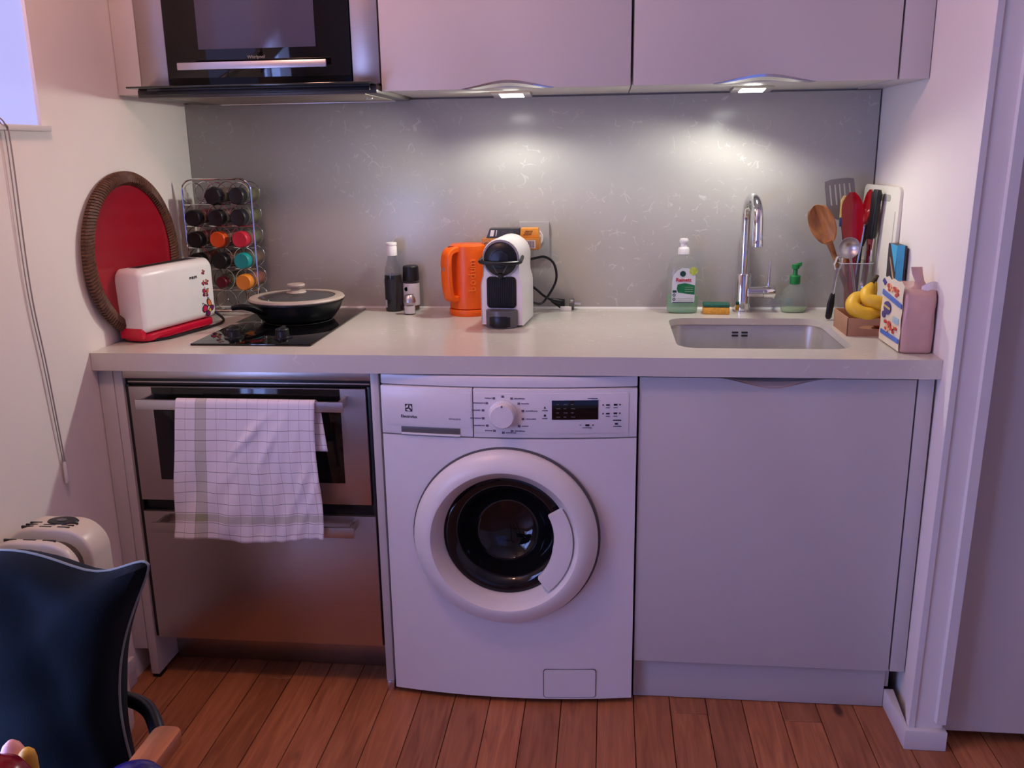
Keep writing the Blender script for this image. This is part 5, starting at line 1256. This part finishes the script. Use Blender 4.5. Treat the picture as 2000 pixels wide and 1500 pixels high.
# oil radiator
rd = thing('oil_radiator', 'cream oil-filled radiator standing by the left wall', 'radiator', (0.108, -0.52, 0))
creamp = mat('cream_enamel', (206, 196, 180), 0.3, var=0.02)
RXa, RXb = 0.014, 0.199
def fin(y0, y1, ztop, name, m_, inset=0.0):
    pts = rrect(RXa + inset, RXb - inset, 0.075 + inset, ztop - inset, 0.06 - inset, 8)
    return part(rd, name, M().poly(pts, 'y', y0, y1, 0.006, 3), m_)
hd = fin(-0.405, -0.335, 0.605, 'control_head', creamp)
part(hd, 'dial', M().lathe([(0.0, 0.004), (0.030, 0.003), (0.033, 0.0), (0.033, -0.004)], (0.118, -0.362, 0.604), 28, sy=0.6), black)
part(hd, 'dial_cap', M().lathe([(0.0, 0.006), (0.010, 0.005), (0.011, 0.002)], (0.118, -0.364, 0.604), 20, sy=0.6), greyplastic)
msl = M()
for c_ in range(3):
    for r_ in range(3):
        xx = 0.055 + c_ * 0.038 - r_ * 0.003; yy = -0.372 - r_ * 0.010
        msl.box(xx, xx + 0.025, yy - 0.002, yy + 0.002, 0.600, 0.6056)
part(hd, 'vent_slots', msl, black)
dkf = mat('radiator_core', (84, 76, 68), 0.5, var=0.03)
yy = -0.418
for q in range(7):
    part(rd, 'core', M().poly(rrect(RXa + 0.020, RXb - 0.020, 0.10, 0.580, 0.045, 6), 'y', yy - 0.022, yy + 0.014), dkf)
    f_ = fin(yy - 0.046, yy - 0.024, 0.600 if q else 0.602, 'fin', creamp)
    ms2 = M()
    for c_ in range(3): ms2.box(0.050 + c_ * 0.040, 0.076 + c_ * 0.040, yy - 0.033, yy - 0.0295, 0.596, 0.6006 if q else 0.6026)
    part(f_, 'fin_slots', ms2, black)
    yy -= 0.046
part(rd, 'wheel_bar', M().box(0.02, 0.20, -0.395, -0.36, 0.05, 0.075, 0.003).box(0.02, 0.20, -0.70, -0.665, 0.05, 0.075, 0.003), black)
for wx_, wy_ in ((0.03, -0.377), (0.19, -0.377), (0.03, -0.682), (0.19, -0.682)):
    part(rd, 'wheel', M().lathe([(0.0, -0.01), (0.024, -0.01), (0.026, -0.006), (0.026, 0.006), (0.024, 0.01), (0.0, 0.01)], (wx_, wy_, 0.026), 18, 'x'), black)

# armchair
ac = thing('armchair', 'low armchair with beech armrests and black frame', 'armchair', (0.33, -1.05, 0))
for xa in (0.0350, 0.5890):
    part(ac, 'armrest', M().poly(rrect(xa, xa + 0.040, -1.26, -0.915, 0.012, 5), 'z', 0.525, 0.549, 0.004), beech)
for xa in (0.067, 0.598):
    part(ac, 'leg', M().tube([(xa, -0.95, 0.524), (xa, -0.93, 0.0)], 0.009, 10), blackmatte)
    part(ac, 'leg', M().tube([(xa, -1.22, 0.524), (xa, -1.24, 0.0)], 0.009, 10), blackmatte)
part(ac, 'seat', M().box(0.085, 0.575, -1.27, -0.875, 0.33, 0.43, 0.03, 4), blackmatte)
part(ac, 'backrest', M().loft([[(x, y + dy, z) for x, y in rrect(0.10, 0.46, -0.862, -0.825, 0.015, 3)] for z, dy in ((0.36, 0.0), (0.55, 0.03), (0.66, 0.045), (0.70, 0.05))]), blackmatte)
part(ac, 'back_rail', M().tube(smooth([(0.06, -0.885, 0.545), (0.20, -0.85, 0.545), (0.45, -0.85, 0.545), (0.545, -0.868, 0.545), (0.598, -0.925, 0.530)], 6), 0.011, 10), black)
part(ac, 'seat_rail', M().tube([(0.067, -1.23, 0.34), (0.598, -1.23, 0.34)], 0.011, 8).tube([(0.067, -0.943, 0.34), (0.598, -0.943, 0.34)], 0.011, 8), black)

# cushion
velvet = mat('teal_velvet', (6, 16, 23), 0.85, var=0.25, scale=14, spec=0.15, sheen=0.03, bump=0.2, bscale=400)
cu = thing('cushion', 'dark teal velvet cushion with pale piping on the armchair', 'cushion', (0.365, -0.935, 0.432), (math.radians(-7), 0, math.radians(2)))
S = 0.252; NG = 26
def cedge(u, v):
    """cushion outline with drawn-in sides and pointed corners, z up from 0"""
    px = u * (S - 0.055 * (1 - v * v) * (1.0 if u > 0 else 0.8) * abs(u) ** 2)
    pz = v * (S * 0.74 - 0.030 * (1 - u ** 4) * abs(v) ** 2 * (1 if v > 0 else 0.4)) 
    px -= 0.022 * (1 - v) * (u > 0) * u
    if v > 0: pz += 0.022 * v * math.exp(-((u - 0.1) / 0.33) ** 2) - 0.012 * v * math.exp(-((u - 0.62) / 0.2) ** 2)
    k_ = 1 - 0.115 * abs(u) ** 7 * abs(v) ** 7
    return px * k_, pz * k_ + S * 0.74
def cth(u, v): return 0.066 * ((1 - u ** 4) * (1 - v ** 4)) ** 0.55 + 0.0015
mcu = M()
for sgn in (-1, 1):
    pts = []
    for i in range(NG + 1):
        v = -1 + 2 * i / NG; row = []
        for j_ in range(NG + 1):
            u = -1 + 2 * j_ / NG; x_, z_ = cedge(u, v)
            w_ = cth(u, v) * (1 + 0.06 * math.sin(7 * u + 3 * v) + 0.05 * math.sin(9 * v - 4 * u)) + (1 - u ** 6) * (1 - v ** 6) * (0.007 * math.exp(-((u - v * 0.5 - 0.25) / 0.09) ** 2) * max(0, v) - 0.006 * math.exp(-((u + v * 0.35 - 0.55) / 0.08) ** 2) + 0.005 * math.sin(13 * (u * 0.6 + v)) * max(0, v) ** 2)
            row.append((x_, sgn * w_, z_))
        pts.append(row)
    mcu.grid(pts)
bmesh.ops.remove_doubles(mcu.bm, verts=mcu.bm.verts, dist=0.0035)
part(cu, 'cover', mcu, velvet, world=False)
edge = [cedge(-1 + 2 * q / 30, 1) for q in range(30)] + [cedge(1, 1 - 2 * q / 30) for q in range(30)] + [cedge(1 - 2 * q / 30, -1) for q in range(30)] + [cedge(-1, -1 + 2 * q / 30) for q in range(30)]
part(cu, 'piping', M().tube([(x_, 0, z_) for x_, z_ in edge], 0.0023, 8, closed=True), mat('pale_piping', (128, 134, 128), 0.7), world=False)

# small round table out of the frame with a few bright toys
tb = thing('side_table', 'small round table at the bottom left', 'table', (0.76, -1.42, 0))
part(tb, 'table_top', M().lathe([(0.0, 0.578), (0.31, 0.578), (0.32, 0.583), (0.32, 0.596), (0.315, 0.60), (0.0, 0.60)], (0, 0, 0), 48), beech, world=False)
part(tb, 'pedestal', M().lathe([(0.03, 0.02), (0.022, 0.06), (0.022, 0.577)], (0, 0, 0), 20), black, world=False)
part(tb, 'foot_plate', M().lathe([(0.0, 0.0), (0.12, 0.0), (0.12, 0.008), (0.03, 0.02), (0.0, 0.02)], (0, 0, 0), 36), black, world=False)
def toy(name, label, cat, prof, loc, m_, rot=(0, 0, 0)):
    return solo(name, label, cat, M().lathe(prof, (0, 0, 0), 28), m_, loc, rot)
toy('red_bowl', 'dark red upturned bowl at the bottom left corner', 'bowl', [(0.042, 0.0), (0.046, 0.05), (0.044, 0.095), (0.034, 0.116), (0.018, 0.1255), (0.0, 0.128)], (0.592, -1.236, 0.60), mat('dark_red_gloss', (120, 10, 26), 0.2, var=0.02))
toy('pink_cone', 'pale pink rounded cone behind the dark red bowl', 'toy', [(0.018, 0.0), (0.018, 0.07), (0.0155, 0.086), (0.009, 0.101), (0.0035, 0.1065), (0.0, 0.1075)], (0.572, -1.171, 0.60), mat('pale_pink_plastic', (226, 160, 150), 0.35, var=0.02))
toy('yellow_peg', 'rounded yellow peg beside the pink cone', 'toy', [(0.0095, 0.0), (0.0095, 0.091), (0.008, 0.099), (0.0045, 0.103), (0.0, 0.1042)], (0.594, -1.178, 0.60), mat('yellow_plastic', (214, 164, 52), 0.4, var=0.02))
toy('navy_bowl', 'navy blue rounded bowl in front of the armrest', 'bowl', [(0.040, 0.0), (0.042, 0.07), (0.037, 0.100), (0.027, 0.115), (0.013, 0.1225), (0.0, 0.124)], (0.739, -1.225, 0.60), mat('navy_gloss', (28, 20, 92), 0.25, var=0.02))
